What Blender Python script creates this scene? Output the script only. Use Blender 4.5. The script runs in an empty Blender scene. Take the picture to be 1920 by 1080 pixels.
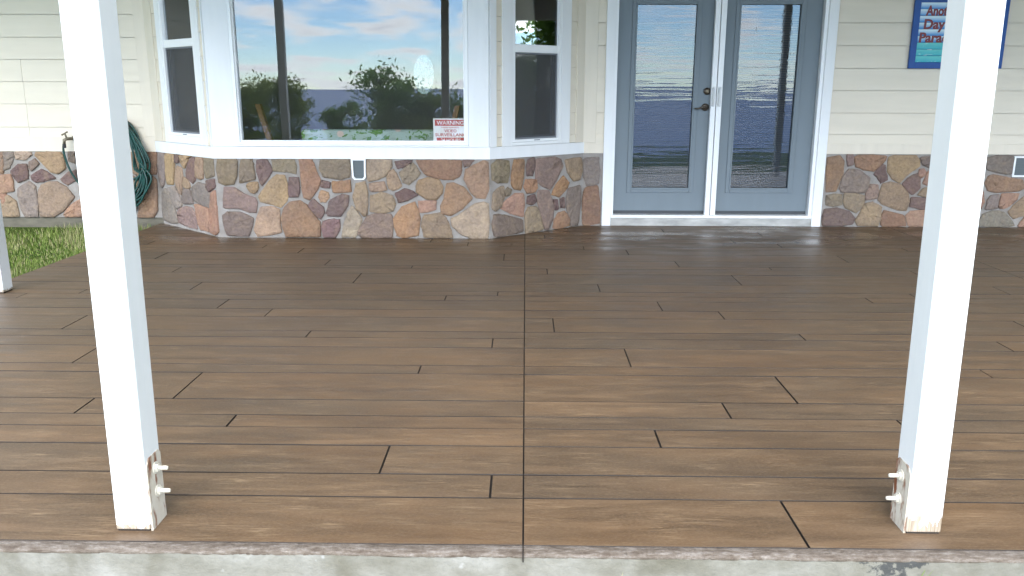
import bpy, bmesh, math, random
from mathutils import Vector, Matrix
random.seed(7)
S = bpy.context.scene
COL = S.collection
R = math.radians

# ------------------------------------------------------------------ camera
F = 1550.0; H = 1.24; TH = math.atan(375 / F); PS = R(0.9); ROLL = R(0.12)
CAM = Vector((0, 0, H))
_fw = Vector((-math.sin(PS) * math.cos(TH), math.cos(PS) * math.cos(TH), -math.sin(TH)))
_rt0 = Vector((math.cos(PS), math.sin(PS), 0)); _up0 = _rt0.cross(_fw)
_rt = _rt0 * math.cos(ROLL) + _up0 * math.sin(ROLL)
_up = _up0 * math.cos(ROLL) - _rt0 * math.sin(ROLL)
cd = bpy.data.cameras.new('camera'); cam = bpy.data.objects.new('camera', cd); COL.objects.link(cam)
m = Matrix((_rt, _up, -_fw)).transposed().to_4x4(); m.translation = CAM
cam.matrix_world = m
cd.sensor_width = 36; cd.lens = F / 1920 * 36; cd.clip_start = 0.05; cd.clip_end = 60000
S.camera = cam
S.render.resolution_x = 1024; S.render.resolution_y = 576

# ------------------------------------------------------------------ world, sun, exposure
SUN_EL, SUN_AZ = 38, 181          # azimuth: degrees clockwise from +Y (the house side)
w = bpy.data.worlds.new('World'); S.world = w; w.use_nodes = True
nt = w.node_tree; N = nt.nodes; Lk = nt.links
for n in list(N): N.remove(n)
out = N.new('ShaderNodeOutputWorld'); bg = N.new('ShaderNodeBackground')
sky = N.new('ShaderNodeTexSky'); sky.sky_type = 'NISHITA'; sky.sun_disc = False
sky.sun_elevation = R(SUN_EL); sky.sun_rotation = R(SUN_AZ)
sky.air_density = 0.7; sky.dust_density = 0.0; sky.ozone_density = 2.5
tc = N.new('ShaderNodeTexCoord'); sep = N.new('ShaderNodeSeparateXYZ')
Lk.new(tc.outputs['Generated'], sep.inputs[0])
addz = N.new('ShaderNodeMath'); addz.operation = 'ADD'; addz.inputs[1].default_value = 0.16
mx = N.new('ShaderNodeMath'); mx.operation = 'MAXIMUM'; mx.inputs[1].default_value = 0.0
Lk.new(sep.outputs['Z'], mx.inputs[0]); Lk.new(mx.outputs[0], addz.inputs[0])
dx = N.new('ShaderNodeMath'); dx.operation = 'DIVIDE'; dy = N.new('ShaderNodeMath'); dy.operation = 'DIVIDE'
Lk.new(sep.outputs['X'], dx.inputs[0]); Lk.new(addz.outputs[0], dx.inputs[1])
Lk.new(sep.outputs['Y'], dy.inputs[0]); Lk.new(addz.outputs[0], dy.inputs[1])
cmb = N.new('ShaderNodeCombineXYZ'); Lk.new(dx.outputs[0], cmb.inputs[0]); Lk.new(dy.outputs[0], cmb.inputs[1])
cn = N.new('ShaderNodeTexNoise'); cn.inputs['Scale'].default_value = 2.4; cn.inputs['Detail'].default_value = 7
cn.inputs['Roughness'].default_value = 0.52; cn.inputs['Distortion'].default_value = 0.25
Lk.new(cmb.outputs[0], cn.inputs['Vector'])
cr = N.new('ShaderNodeValToRGB'); cr.color_ramp.elements[0].position = 0.45; cr.color_ramp.elements[1].position = 0.61
cr.color_ramp.interpolation = 'EASE'
Lk.new(cn.outputs['Fac'], cr.inputs[0])
cs = N.new('ShaderNodeValToRGB')      # thick parts of the clouds are greyer than their rims
cs.color_ramp.elements[0].position = 0.5; cs.color_ramp.elements[0].color = (10.4, 10.7, 11.0, 1)
cs.color_ramp.elements[1].position = 0.78; cs.color_ramp.elements[1].color = (6.2, 6.9, 8.0, 1)
Lk.new(cn.outputs['Fac'], cs.inputs[0])
mixc = N.new('ShaderNodeMix'); mixc.data_type = 'RGBA'
tin = N.new('ShaderNodeMix'); tin.data_type = 'RGBA'; tin.blend_type = 'MULTIPLY'; tin.inputs['Factor'].default_value = 1
tin.inputs['B'].default_value = (.88, .95, 1.0, 1); Lk.new(sky.outputs[0], tin.inputs['A'])      # the phone's cool white balance
Lk.new(cr.outputs[0], mixc.inputs['Factor']); Lk.new(tin.outputs['Result'], mixc.inputs['A']); Lk.new(cs.outputs[0], mixc.inputs['B'])
Lk.new(mixc.outputs['Result'], bg.inputs[0]); bg.inputs[1].default_value = 0.12
Lk.new(bg.outputs[0], out.inputs[0])
sd = bpy.data.lights.new('sun', 'SUN'); sd.energy = 1.5; sd.angle = R(55); sd.color = (1, 0.96, 0.90)
so = bpy.data.objects.new('sun', sd); COL.objects.link(so)
_d = Vector((math.sin(R(SUN_AZ)) * math.cos(R(SUN_EL)), math.cos(R(SUN_AZ)) * math.cos(R(SUN_EL)), math.sin(R(SUN_EL))))
so.rotation_euler = _d.to_track_quat('Z', 'Y').to_euler(); so.location = (0, -6, 12)
S.view_settings.view_transform = 'Standard'; S.view_settings.look = 'None'; S.view_settings.gamma = 1
S.view_settings.exposure = 2.2
try:
    S.cycles.max_bounces = 10; S.cycles.diffuse_bounces = 5; S.cycles.transparent_max_bounces = 16
except Exception: pass

# ------------------------------------------------------------------ pixels to places
def ray(x, y): return _fw + _rt * ((x - 960) / F) + _up * ((540 - y) / F)
def onz(x, y, z=0.0):
    d = ray(x, y); return CAM + d * ((z - H) / d.z)
class Frame:
    """a vertical wall plane: origin, u along the wall, n outwards"""
    def __init__(s, p0, p1):
        s.o = Vector((p0[0], p0[1], 0)); e = Vector((p1[0] - p0[0], p1[1] - p0[1], 0))
        s.len = e.length; s.u = e.normalized(); s.n = Vector((s.u.y, -s.u.x, 0))
    def px(s, x, y, d=0.0):
        r = ray(x, y); o = s.o + s.n * d; t = (o - CAM).dot(s.n) / r.dot(s.n); p = CAM + r * t
        return (p - s.o).dot(s.u), p.z
    def at(s, u, z, d=0.0): return s.o + s.u * u + s.n * d + Vector((0, 0, z))

# ------------------------------------------------------------------ mesh helpers
def new(name, verts, faces, mat=None, parent=None, smooth=False):
    me = bpy.data.meshes.new(name); me.from_pydata([tuple(v) for v in verts], [], faces); me.update()
    return link(name, me, mat, parent, smooth)
def link(name, me, mat=None, parent=None, smooth=False):
    o = bpy.data.objects.new(name, me); COL.objects.link(o)
    if mat: me.materials.append(mat)
    if smooth:
        for p in me.polygons: p.use_smooth = True
    if parent: put(o, parent)
    return o
def wm(o):
    return (wm(o.parent) @ o.matrix_parent_inverse @ o.matrix_basis) if o.parent else o.matrix_basis.copy()
def put(o, parent):
    o.parent = parent; o.matrix_parent_inverse = wm(parent).inverted()
def thing(name, label, cat, loc=(0, 0, 0), group=None):
    o = bpy.data.objects.new(name, None); COL.objects.link(o); o.location = loc; o.empty_display_size = .1
    return tag(o, label, cat, group)
def tag(o, label=None, cat=None, group=None, kind=None):
    for k, v in (('label', label), ('category', cat), ('group', group), ('kind', kind)):
        if v: o[k] = v
    return o
class MB:
    def __init__(s): s.v = []; s.f = []
    def hexa(s, c):
        b = len(s.v); s.v += [Vector(p) for p in c]
        for q in ((0, 3, 2, 1), (4, 5, 6, 7), (0, 1, 5, 4), (1, 2, 6, 5), (2, 3, 7, 6), (3, 0, 4, 7)):
            s.f.append(tuple(b + i for i in q))
        return s
    def box(s, a, b):
        x0, y0, z0 = a; x1, y1, z1 = b
        return s.hexa([(x0, y0, z0), (x1, y0, z0), (x1, y1, z0), (x0, y1, z0), (x0, y0, z1), (x1, y0, z1), (x1, y1, z1), (x0, y1, z1)])
    def fbox(s, fr, u0, u1, z0, z1, d0, d1):      # d1 is the outer depth
        c = []
        for z in (z0, z1):
            c += [fr.at(u0, z, d1), fr.at(u1, z, d1), fr.at(u1, z, d0), fr.at(u0, z, d0)]
        return s.hexa(c)
    def tube(s, pts, r, n=8, cap=True):
        pts = [Vector(p) for p in pts]; b = len(s.v); k = len(pts)
        rs = r if isinstance(r, (list, tuple)) else [r] * k
        up = None
        for i, p in enumerate(pts):
            t = (pts[min(i + 1, k - 1)] - pts[max(i - 1, 0)]).normalized()
            if up is None: up = t.orthogonal().normalized()
            up = (up - t * up.dot(t))
            up = up.normalized() if up.length > 1e-6 else t.orthogonal().normalized()
            sd_ = t.cross(up)
            for j in range(n):
                a = 2 * math.pi * j / n; s.v.append(p + (up * math.cos(a) + sd_ * math.sin(a)) * rs[i])
        for i in range(k - 1):
            for j in range(n):
                a = b + i * n + j; c = b + i * n + (j + 1) % n
                s.f.append((a, c, c + n, a + n))
        if cap:
            s.f.append(tuple(b + j for j in reversed(range(n)))); s.f.append(tuple(b + (k - 1) * n + j for j in range(n)))
        return s
    def build(s, name, mat, parent=None, smooth=False, bevel=0.0, seg=2):
        me = bpy.data.meshes.new(name); me.from_pydata([tuple(v) for v in s.v], [], s.f); me.update()
        bm = bmesh.new(); bm.from_mesh(me); bmesh.ops.recalc_face_normals(bm, faces=bm.faces)
        if bevel:
            bmesh.ops.bevel(bm, geom=list(bm.edges), offset=bevel, segments=seg, profile=0.5, affect='EDGES')
        bm.to_mesh(me); bm.free()
        return link(name, me, mat, parent, smooth)

# ------------------------------------------------------------------ materials
def mat(name, col=(.5, .5, .5), rough=.5, metal=0, spec=.5, build=None):
    m = bpy.data.materials.new(name); m.use_nodes = True; t = m.node_tree
    b = t.nodes['Principled BSDF']
    b.inputs['Base Color'].default_value = (*col, 1); b.inputs['Roughness'].default_value = rough
    b.inputs['Metallic'].default_value = metal; b.inputs['Specular IOR Level'].default_value = spec
    if build: build(t, b)
    return m
class G:
    """node shorthand"""
    def __init__(s, t): s.t = t
    def n(s, typ, **k):
        x = s.t.nodes.new('ShaderNode' + typ)
        for a, v in k.items(): setattr(x, a, v)
        return x
    def l(s, a, b): s.t.links.new(a, b)
    def co(s, scale=(1, 1, 1), rnd=0.0, kind='Object'):
        c = s.n('TexCoord'); mp = s.n('Mapping'); mp.inputs['Scale'].default_value = scale; s.l(c.outputs[kind], mp.inputs[0])
        if rnd:
            oi = s.n('ObjectInfo'); mu = s.n('Math', operation='MULTIPLY'); mu.inputs[1].default_value = rnd
            s.l(oi.outputs['Random'], mu.inputs[0]); cx = s.n('CombineXYZ')
            for i in range(3): s.l(mu.outputs[0], cx.inputs[i])
            s.l(cx.outputs[0], mp.inputs['Location'])
        return mp.outputs[0]
    def noise(s, co, scale, detail=4, rough=.55, dist=0):
        x = s.n('TexNoise'); x.inputs['Scale'].default_value = scale; x.inputs['Detail'].default_value = detail
        x.inputs['Roughness'].default_value = rough; x.inputs['Distortion'].default_value = dist
        s.l(co, x.inputs['Vector']); return x.outputs['Fac']
    def ramp(s, f, stops, interp='LINEAR'):
        x = s.n('ValToRGB'); e = x.color_ramp.elements; x.color_ramp.interpolation = interp
        while len(e) < len(stops): e.new(.5)
        for i, (p, c) in enumerate(stops):
            e[i].position = p; e[i].color = (*c, 1) if hasattr(c, '__len__') else (c, c, c, 1)
        s.l(f, x.inputs[0]); return x.outputs[0]
    def mix(s, f, a, b, mode='MIX'):
        x = s.n('Mix', data_type='RGBA', blend_type=mode)
        for k, v in (('Factor', f), ('A', a), ('B', b)):
            if isinstance(v, (int, float)): x.inputs[k].default_value = v if k == 'Factor' else (v, v, v, 1)
            elif isinstance(v, tuple): x.inputs[k].default_value = (*v, 1)
            else: s.l(v, x.inputs[k])
        return x.outputs['Result']
    def math(s, op, a, b=0.0, clamp=False):
        x = s.n('Math', operation=op, use_clamp=clamp)
        for i, v in enumerate((a, b)):
            if isinstance(v, (int, float)): x.inputs[i].default_value = v
            else: s.l(v, x.inputs[i])
        return x.outputs[0]
    def bump(s, h, bs, strength=.3, dist=.01):
        x = s.n('Bump'); x.inputs['Strength'].default_value = strength; x.inputs['Distance'].default_value = dist
        s.l(h, x.inputs['Height']); s.l(x.outputs[0], bs.inputs['Normal']); return x
    def z(s):
        c = s.n('TexCoord'); sp = s.n('SeparateXYZ'); s.l(c.outputs['Object'], sp.inputs[0]); return sp.outputs

def b_plank(t, b):
    g = G(t)
    big = g.noise(g.co((.8, 2.2, 1), 37), 1.6, 3, .5)
    mid = g.noise(g.co((1.2, 9, 1), 51), 2.2, 5, .6, .4)
    fine = g.noise(g.co((5, 85, 1), 23), 2.0, 5, .75, .6)
    grit = g.noise(g.co((.6, 1.4, 1)), 150, 3, .75)
    base = g.ramp(mid, [(.30, (.078, .056, .041)), (.5, (.132, .096, .068)), (.70, (.190, .142, .102))])
    oi = g.n('ObjectInfo')
    tint = g.ramp(oi.outputs['Random'], [(0, (.86, .88, .92)), (.35, (.98, .96, .94)), (.7, (1.06, 1.0, .93)), (1, (1.16, 1.09, 1.02))])
    c = g.mix(1.0, base, tint, 'MULTIPLY')
    c = g.mix(g.ramp(big, [(.45, 0.0), (.75, .45)]), c, (.19, .115, .062))          # warm amber stain clouds
    c = g.mix(g.ramp(g.noise(g.co((1, 1.5, 1), 11), 2.3, 4), [(.45, 0.0), (.75, .5)]), c, (.095, .080, .066))   # greyish clouds
    st = g.math('MULTIPLY', g.ramp(fine, [(.52, 0.0), (.61, 1.0)]), g.ramp(g.noise(g.co((1.6, 4, 1), 71), 3.4, 4), [(.44, 0.0), (.68, .75)]))
    c = g.mix(st, c, (.36, .28, .20))                                                # pale scraped grain
    dk = g.ramp(g.noise(g.co((4, 70, 1), 90), 1.7, 4, .6, .5), [(.64, 0.0), (.76, .45)])
    c = g.mix(dk, c, (.035, .022, .014))
    c = g.mix(g.ramp(grit, [(.45, 0.0), (.7, .55)]), c, (.27, .21, .155))
    c = g.mix(g.ramp(g.noise(g.co((1, 1, 1), 3), 1.1, 5, .6, .8), [(.3, .55), (.7, 0.0)]), c, g.mix(1.0, c, (.66, .62, .60), 'MULTIPLY'))
    c = g.mix(1.0, c, (.87, .785, .645), 'MULTIPLY')
    g.l(c, b.inputs['Base Color'])
    wet = g.math('MULTIPLY', g.ramp(g.noise(g.co((1.1, 2.2, 1)), 1.5, 3, .6), [(.46, 0.0), (.60, 1.0)]), g.ramp(g.math('MULTIPLY', g.z()[1], .1), [(.60, 0.0), (.70, 1.0)]))
    g.l(g.mix(wet, g.ramp(mid, [(.3, .36), (.7, .56)]), .16), b.inputs['Roughness'])      # sealer still shines in patches by the doors
    b.inputs['Specular IOR Level'].default_value = .5
    h = g.math('ADD', g.math('MULTIPLY', fine, .6), g.math('ADD', g.math('MULTIPLY', grit, .22), g.math('MULTIPLY', mid, .8)))
    g.bump(h, b, .35, .004)
M = {}
M['plank'] = mat('stained_concrete_plank', rough=.4, build=b_plank)
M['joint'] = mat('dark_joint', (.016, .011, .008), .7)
def b_conc(t, b):
    g = G(t)
    a = g.noise(g.co((1, 1, 2)), 3.2, 5, .6); f = g.noise(g.co((1, 1, 1)), 40, 5, .65); s = g.noise(g.co((2.0, 2.0, 1)), 2.2, 3, .5, .6)
    c = g.ramp(a, [(.3, (.145, .134, .105)), (.5, (.215, .204, .172)), (.72, (.31, .30, .272))])
    c = g.mix(g.ramp(s, [(.50, 0.0), (.70, .8)]), c, (.085, .074, .045))
    c = g.mix(g.ramp(f, [(.35, .0), (.75, .35)]), c, (.10, .095, .075))
    c = g.mix(g.ramp(g.noise(g.co((1, 1, 1)), 6.5, 4, .7), [(.66, 0.0), (.74, .8)]), c, (.42, .42, .42))
    o = g.z(); dd = g.math('MULTIPLY', g.math('ABSOLUTE', g.math('SUBTRACT', o[0], 1.02)), 2.6); dz = g.math('MULTIPLY', g.math('ADD', o[2], .0), -3.2)
    mold = g.math('SUBTRACT', g.noise(g.co((1, 1, 1)), 34, 4, .65), g.math('ADD', dd, dz))
    c = g.mix(g.ramp(mold, [(.22, 0.0), (.30, .85)]), c, (.03, .032, .034))          # black mould under the post
    g.l(c, b.inputs['Base Color']); b.inputs['Roughness'].default_value = .9
    g.bump(g.math('ADD', f, g.math('MULTIPLY', a, 1.5)), b, .5, .008)
M['concrete'] = mat('slab_concrete', build=b_conc)
def b_edge(t, b):
    g = G(t)
    a = g.noise(g.co((4, 14, 6)), 4.0, 7, .75); f = g.noise(g.co((1, 1, 1)), 110, 4, .7)
    c = g.ramp(a, [(.38, (.085, .062, .043)), (.51, (.155, .126, .099)), (.64, (.26, .228, .195))])
    c = g.mix(g.ramp(f, [(.4, 0.0), (.75, .5)]), c, (.09, .065, .05))
    g.l(c, b.inputs['Base Color']); b.inputs['Roughness'].default_value = .85
    g.bump(g.math('ADD', f, a), b, .7, .008)
M['edge'] = mat('worn_slab_edge', build=b_edge)
def b_stone(t, b):
    g = G(t)
    oi = g.n('ObjectInfo')
    a = g.noise(g.co((1, 1, 1), 60), 7, 4, .6, .5); f = g.noise(g.co((1, 1, 1), 20), 46, 5, .65)
    v = g.noise(g.co((1, 1, 1), 13), 17, 4, .6, .3)
    c = g.mix(g.ramp(a, [(.38, 0.0), (.68, .75)]), oi.outputs['Color'], g.mix(.5, oi.outputs['Color'], (.16, .125, .115)))
    c = g.mix(g.ramp(v, [(.5, 0.0), (.72, .45)]), c, g.mix(.5, oi.outputs['Color'], (.42, .30, .17)))
    c = g.mix(1.0, c, g.ramp(f, [(.25, .72), (.75, 1.2)]), 'MULTIPLY')
    c = g.mix(g.ramp(g.noise(g.co((1, 1, 1), 7), 75, 3, .7), [(.72, 0.0), (.80, .7)]), c, (.5, .47, .43))
    g.l(c, b.inputs['Base Color']); b.inputs['Roughness'].default_value = .85; b.inputs['Specular IOR Level'].default_value = .3
    g.bump(g.math('ADD', g.math('MULTIPLY', f, .5), g.math('ADD', a, v)), b, .9, .02)
M['stone'] = mat('field_stone', build=b_stone)
def b_mort(t, b):
    g = G(t)
    a = g.noise(g.co(), 9, 4); f = g.noise(g.co(), 120, 3, .7)
    c = g.ramp(a, [(.3, (.25, .225, .20)), (.7, (.38, .355, .33))])
    c = g.mix(g.ramp(f, [(.35, .0), (.7, .4)]), c, (.26, .23, .2))
    g.l(c, b.inputs['Base Color']); b.inputs['Roughness'].default_value = .95
    g.bump(g.math('ADD', f, g.math('MULTIPLY', a, 3)), b, .6, .01)
M['mortar'] = mat('mortar', build=b_mort)
def b_paint(col, var=.06, gr=(1, 1, 1), bstr=.15):
    def fn(t, b):
        g = G(t)
        a = g.noise(g.co(gr, 9), 2.2, 4); f = g.noise(g.co((gr[0] * 1, gr[1] * 1, gr[2] * 1)), 45, 4, .6)
        c = g.mix(1.0, tuple(col), g.ramp(a, [(.25, 1 - var), (.75, 1 + var * .4)]), 'MULTIPLY')
        c = g.mix(g.ramp(g.noise(g.co(), 31, 5, .7), [(.64, 0.0), (.78, .18)]), c, tuple(x * .62 for x in col))
        g.l(c, b.inputs['Base Color']); b.inputs['Roughness'].default_value = .5; b.inputs['Specular IOR Level'].default_value = .35
        g.bump(f, b, bstr, .003)
    return fn
M['white'] = mat('white_trim_paint', build=b_paint((.80, .81, .81), .05, (6, 6, .7)))
M['vinyl'] = mat('white_vinyl', (.82, .83, .83), .35)
M['cream'] = mat('cream_siding_paint', build=b_paint((.715, .645, .525), .06, (.7, 6, 6), .2))
M['creamtrim'] = mat('cream_trim_paint', build=b_paint((.705, .635, .52), .06, (6, 6, .7)))
M['door'] = mat('grey_door_paint', build=b_paint((.172, .208, .232), .05, (5, 5, 1), .08))
M['footing'] = mat('footing_concrete', build=b_paint((.145, .13, .095), .4, (3, 3, 9), .5))
M['blind'] = mat('slate_blind', (.060, .078, .105), .6)
M['doordark'] = mat('dark_weatherstrip', (.05, .055, .06), .6)
M['sill'] = mat('weathered_sill', build=b_paint((.46, .455, .43), .4, (3, 3, 9), .4))
def b_post(t, b):
    g = G(t); o = g.z()
    gr = g.noise(g.co((24, 24, 1.3)), 2.2, 5, .6, .2); ch = g.noise(g.co((38, 38, 9), 5), 1.0, 5, .7)
    oi = g.n('ObjectInfo'); sp = g.n('SeparateColor'); g.l(oi.outputs['Color'], sp.inputs[0]); fl_amt = sp.outputs[0]
    paint = g.mix(g.ramp(g.noise(g.co((5, 5, 1)), 3, 4), [(.3, 0.0), (.75, .18)]), (.71, .72, .71), (.52, .53, .50))
    wood = g.ramp(g.noise(g.co((90, 90, 4)), 2, 4), [(.3, (.20, .15, .10)), (.7, (.47, .40, .31))])
    zz = g.math('SUBTRACT', g.math('MULTIPLY', g.math('MULTIPLY', g.math('SUBTRACT', ch, .30), 2.6), fl_amt), o[2])           # flaked paint close to the foot
    mask = g.ramp(g.math('ADD', g.math('MULTIPLY', zz, 14), .5, True), [(.47, 0.0), (.53, 1.0)])
    c = g.mix(mask, paint, wood)
    g.l(c, b.inputs['Base Color']); b.inputs['Roughness'].default_value = .55
    g.bump(g.math('SUBTRACT', g.math('MULTIPLY', gr, .6), mask), b, .3, .004)
M['post'] = mat('white_post_paint', build=b_post)
def b_rust(t, b):
    g = G(t); o = g.z()
    n1 = g.noise(g.co((26, 26, 7)), 1.4, 4, .6)
    c = g.mix(g.ramp(n1, [(.49, 0.0), (.60, 1.0)]), (.52, .48, .40), (.17, .055, .018))
    c = g.mix(g.ramp(g.noise(g.co(), 30, 4), [(.45, 0.0), (.7, .5)]), c, (.45, .38, .28))
    g.l(c, b.inputs['Base Color']); b.inputs['Roughness'].default_value = .7
    g.bump(g.noise(g.co(), 90, 4), b, .4, .003)
M['bracket'] = mat('rusty_painted_steel', build=b_rust)
M['bolt'] = mat('cream_painted_bolt', build=b_paint((.70, .66, .56), .3, (20, 20, 20), .5))
def glass(name, refl, bump=None, tint=(1, 1, 1)):
    m = bpy.data.materials.new(name); m.use_nodes = True; t = m.node_tree; g = G(t)
    t.nodes.remove(t.nodes['Principled BSDF']); o = t.nodes['Material Output']
    tr = g.n('BsdfTransparent'); tr.inputs[0].default_value = (*tint, 1)
    gl = g.n('BsdfGlossy'); gl.inputs['Roughness'].default_value = 0.0; gl.inputs['Color'].default_value = (.97, .99, 1, 1)
    fr = g.n('Fresnel'); fr.inputs['IOR'].default_value = 1.5
    f = g.math('ADD', fr.outputs[0], refl, True)
    mx = g.n('MixShader'); g.l(f, mx.inputs[0]); g.l(tr.outputs[0], mx.inputs[1]); g.l(gl.outputs[0], mx.inputs[2]); g.l(mx.outputs[0], o.inputs[0])
    if bump:
        bp = g.n('Bump'); bp.inputs['Strength'].default_value = 1.0; bp.inputs['Distance'].default_value = 1.0
        g.l(bump(g), bp.inputs['Height']); g.l(bp.outputs[0], gl.inputs['Normal'])
    return m
M['glass'] = glass('window_glass', .028, lambda g: g.math('MULTIPLY', g.noise(g.co((1, 1, 1)), 1.2, 1), .0006))
def dg(g):
    a = g.noise(g.co((1.1, 1.1, 26), 0), 1.0, 2, .5, .6); c = g.noise(g.co((9, 9, 5)), 1.0, 1)
    return g.math('ADD', g.math('MULTIPLY', a, .0005), g.math('MULTIPLY', c, .00012))
M['doorglass'] = glass('wavy_door_glass', .018, dg, (.75, .78, .8))
def scr():
    m = bpy.data.materials.new('insect_screen'); m.use_nodes = True; t = m.node_tree; g = G(t)
    b = t.nodes['Principled BSDF']; b.inputs['Base Color'].default_value = (.085, .086, .088, 1); b.inputs['Roughness'].default_value = .6
    tr = g.n('BsdfTransparent'); mx = g.n('MixShader'); mx.inputs[0].default_value = .42
    g.l(tr.outputs[0], mx.inputs[1]); g.l(b.outputs[0], mx.inputs[2]); g.l(mx.outputs[0], t.nodes['Material Output'].inputs[0]); return m
M['screen'] = scr()
M['screenframe'] = mat('grey_screen_frame', (.17, .18, .20), .5)
M['ventgrey'] = mat('vent_flap', (.10, .12, .125), .55)
M['bronze'] = mat('dark_bronze', (.09, .075, .06), .35, .85)
M['brass'] = mat('weathered_brass', (.20, .17, .12), .5, .6)
M['clear'] = mat('cloudy_plastic', (.62, .64, .64), .4)
def b_hose(t, b):
    g = G(t); f = g.noise(g.co(), 14, 3)
    g.l(g.ramp(f, [(.3, (.003, .030, .024)), (.7, (.007, .066, .052))]), b.inputs['Base Color']); b.inputs['Roughness'].default_value = .38
M['hose'] = mat('green_hose_rubber', build=b_hose)
M['hosebracket'] = mat('black_hanger', (.02, .018, .018), .5)
def b_ceil(t, b):
    g = G(t); g.l(g.ramp(g.noise(g.co((.5, 8, 1)), 3, 4), [(.3, (.70, .69, .65)), (.7, (.78, .77, .73))]), b.inputs['Base Color'])
M['ceil'] = mat('porch_ceiling_paint', rough=.7, build=b_ceil)
M['shingle'] = mat('roof_shingle', (.10, .09, .085), .9)
M['inner'] = mat('room_wall_paint', (.34, .32, .29), .8)
M['innerfloor'] = mat('room_floor_wood', (.16, .10, .06), .5)
M['wood'] = mat('oak_wood', (.26, .13, .055), .45)
def b_floral(t, b):
    g = G(t); co = g.co((1, .2, 1.3))
    v = g.n('TexVoronoi'); v.inputs['Scale'].default_value = 7.5; g.l(co, v.inputs['Vector'])
    col = g.ramp(v.outputs['Color'], [(0, (.65, .25, .10)), (.35, (.75, .60, .50)), (.6, (.20, .38, .06)), (1, (.62, .42, .10))], 'CONSTANT')
    d = g.math('ADD', v.outputs['Distance'], g.math('MULTIPLY', g.noise(co, 30, 3), .28))
    leaf = g.ramp(g.noise(co, 13, 4, .6, 1.0), [(.54, 0.0), (.58, 1.0)])
    c = g.mix(leaf, (.46, .58, .50), (.13, .27, .07)); c = g.mix(g.ramp(d, [(.38, 1.0), (.44, 0.0)]), c, col)
    g.l(c, b.inputs['Base Color']); b.inputs['Roughness'].default_value = .8
M['floral'] = mat('floral_fabric', build=b_floral)
def frost():
    m = bpy.data.materials.new('frosted_film'); m.use_nodes = True; t = m.node_tree; g = G(t); b = t.nodes['Principled BSDF']
    b.inputs['Base Color'].default_value = (.42, .52, .51, 1); b.inputs['Roughness'].default_value = .5
    tr = g.n('BsdfTransparent'); mx = g.n('MixShader'); g.l(g.ramp(g.noise(g.co((1, 1, 1)), 45, 3, .6, 1.5), [(.4, .35), (.6, .7)]), mx.inputs[0])
    g.l(tr.outputs[0], mx.inputs[1]); g.l(b.outputs[0], mx.inputs[2]); g.l(mx.outputs[0], t.nodes['Material Output'].inputs[0]); return m
M['frost'] = frost()
M['red'] = mat('sign_red', (.42, .035, .03), .5)
M['signwhite'] = mat('sign_white', (.74, .74, .72), .5)
M['blue'] = mat('sign_blue', build=b_paint((.018, .085, .31), .2, (3, 3, 3), .3))
M['letter'] = mat('sign_letter_red', (.20, .030, .035), .5)
def b_slat(lo, hi, wave):
    def fn(t, b):
        g = G(t); c = g.n('TexCoord'); sp = g.n('SeparateXYZ'); g.l(c.outputs['Generated'], sp.inputs[0])
        n = g.noise(g.co((3, 3, 14), 30), 2, 4, .6, .6)
        f = g.math('ADD', sp.outputs[2], g.math('MULTIPLY', g.math('SUBTRACT', n, .5), .7 if wave else .35), True)
        col = g.ramp(f, [(.12, lo), (.85, hi)])
        if wave:
            cap = g.ramp(g.noise(g.co((5, 5, 26), 44), 2.4, 3, .5, 1.2), [(.63, 0.0), (.69, .85)]); col = g.mix(cap, col, (.75, .85, .82))
        g.l(col, b.inputs['Base Color']); b.inputs['Roughness'].default_value = .45
    return fn
M['slatsky'] = mat('painted_sky_slat', build=b_slat((.055, .27, .60), (.62, .78, .84), False))
M['slatsea'] = mat('painted_sea_slat', build=b_slat((.03, .40, .46), (.10, .52, .50), True))
def b_soil(t, b):
    g = G(t)
    a = g.noise(g.co(), .9, 5); f = g.noise(g.co(), 26, 4, .7)
    c = g.ramp(f, [(.3, (.028, .055, .010)), (.55, (.062, .105, .018)), (.75, (.15, .15, .045))])
    c = g.mix(g.ramp(a, [(.45, 0.0), (.7, .5)]), c, (.11, .12, .035))
    g.l(c, b.inputs['Base Color']); b.inputs['Roughness'].default_value = 1; b.inputs['Specular IOR Level'].default_value = .1
    g.bump(f, b, .8, .03)
M['lawn'] = mat('lawn_soil', build=b_soil)
def b_blade(t, b):
    g = G(t); oi = g.n('Attribute'); oi.attribute_name = 'tint'
    g.l(g.ramp(oi.outputs['Fac'], [(0, (.045, .090, .014)), (.45, (.15, .225, .042)), (.75, (.27, .33, .08)), (1, (.42, .36, .21))]), b.inputs['Base Color'])
    b.inputs['Roughness'].default_value = .6; b.inputs['Specular IOR Level'].default_value = .25
M['blade'] = mat('grass_blade', build=b_blade)
def b_leaf(a, c_):
    def fn(t, b):
        g = G(t); oi = g.n('Attribute'); oi.attribute_name = 'tint'
        g.l(g.ramp(oi.outputs['Fac'], [(0, a), (1, c_)]), b.inputs['Base Color']); b.inputs['Roughness'].default_value = .55
        tl = g.n('BsdfTranslucent'); g.l(b.inputs['Base Color'].links[0].from_socket, tl.inputs[0]); mx = g.n('MixShader'); mx.inputs[0].default_value = .55
        g.l(b.outputs[0], mx.inputs[1]); g.l(tl.outputs[0], mx.inputs[2]); g.l(mx.outputs[0], t.nodes['Material Output'].inputs[0])
    return fn
M['leaf'] = mat('tree_leaf', build=b_leaf((.055, .13, .022), (.20, .33, .06)))
M['leaf2'] = mat('tree_leaf_yellowish', build=b_leaf((.085, .14, .022), (.29, .36, .07)))
M['bark'] = mat('bark', (.075, .055, .04), .9)
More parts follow.
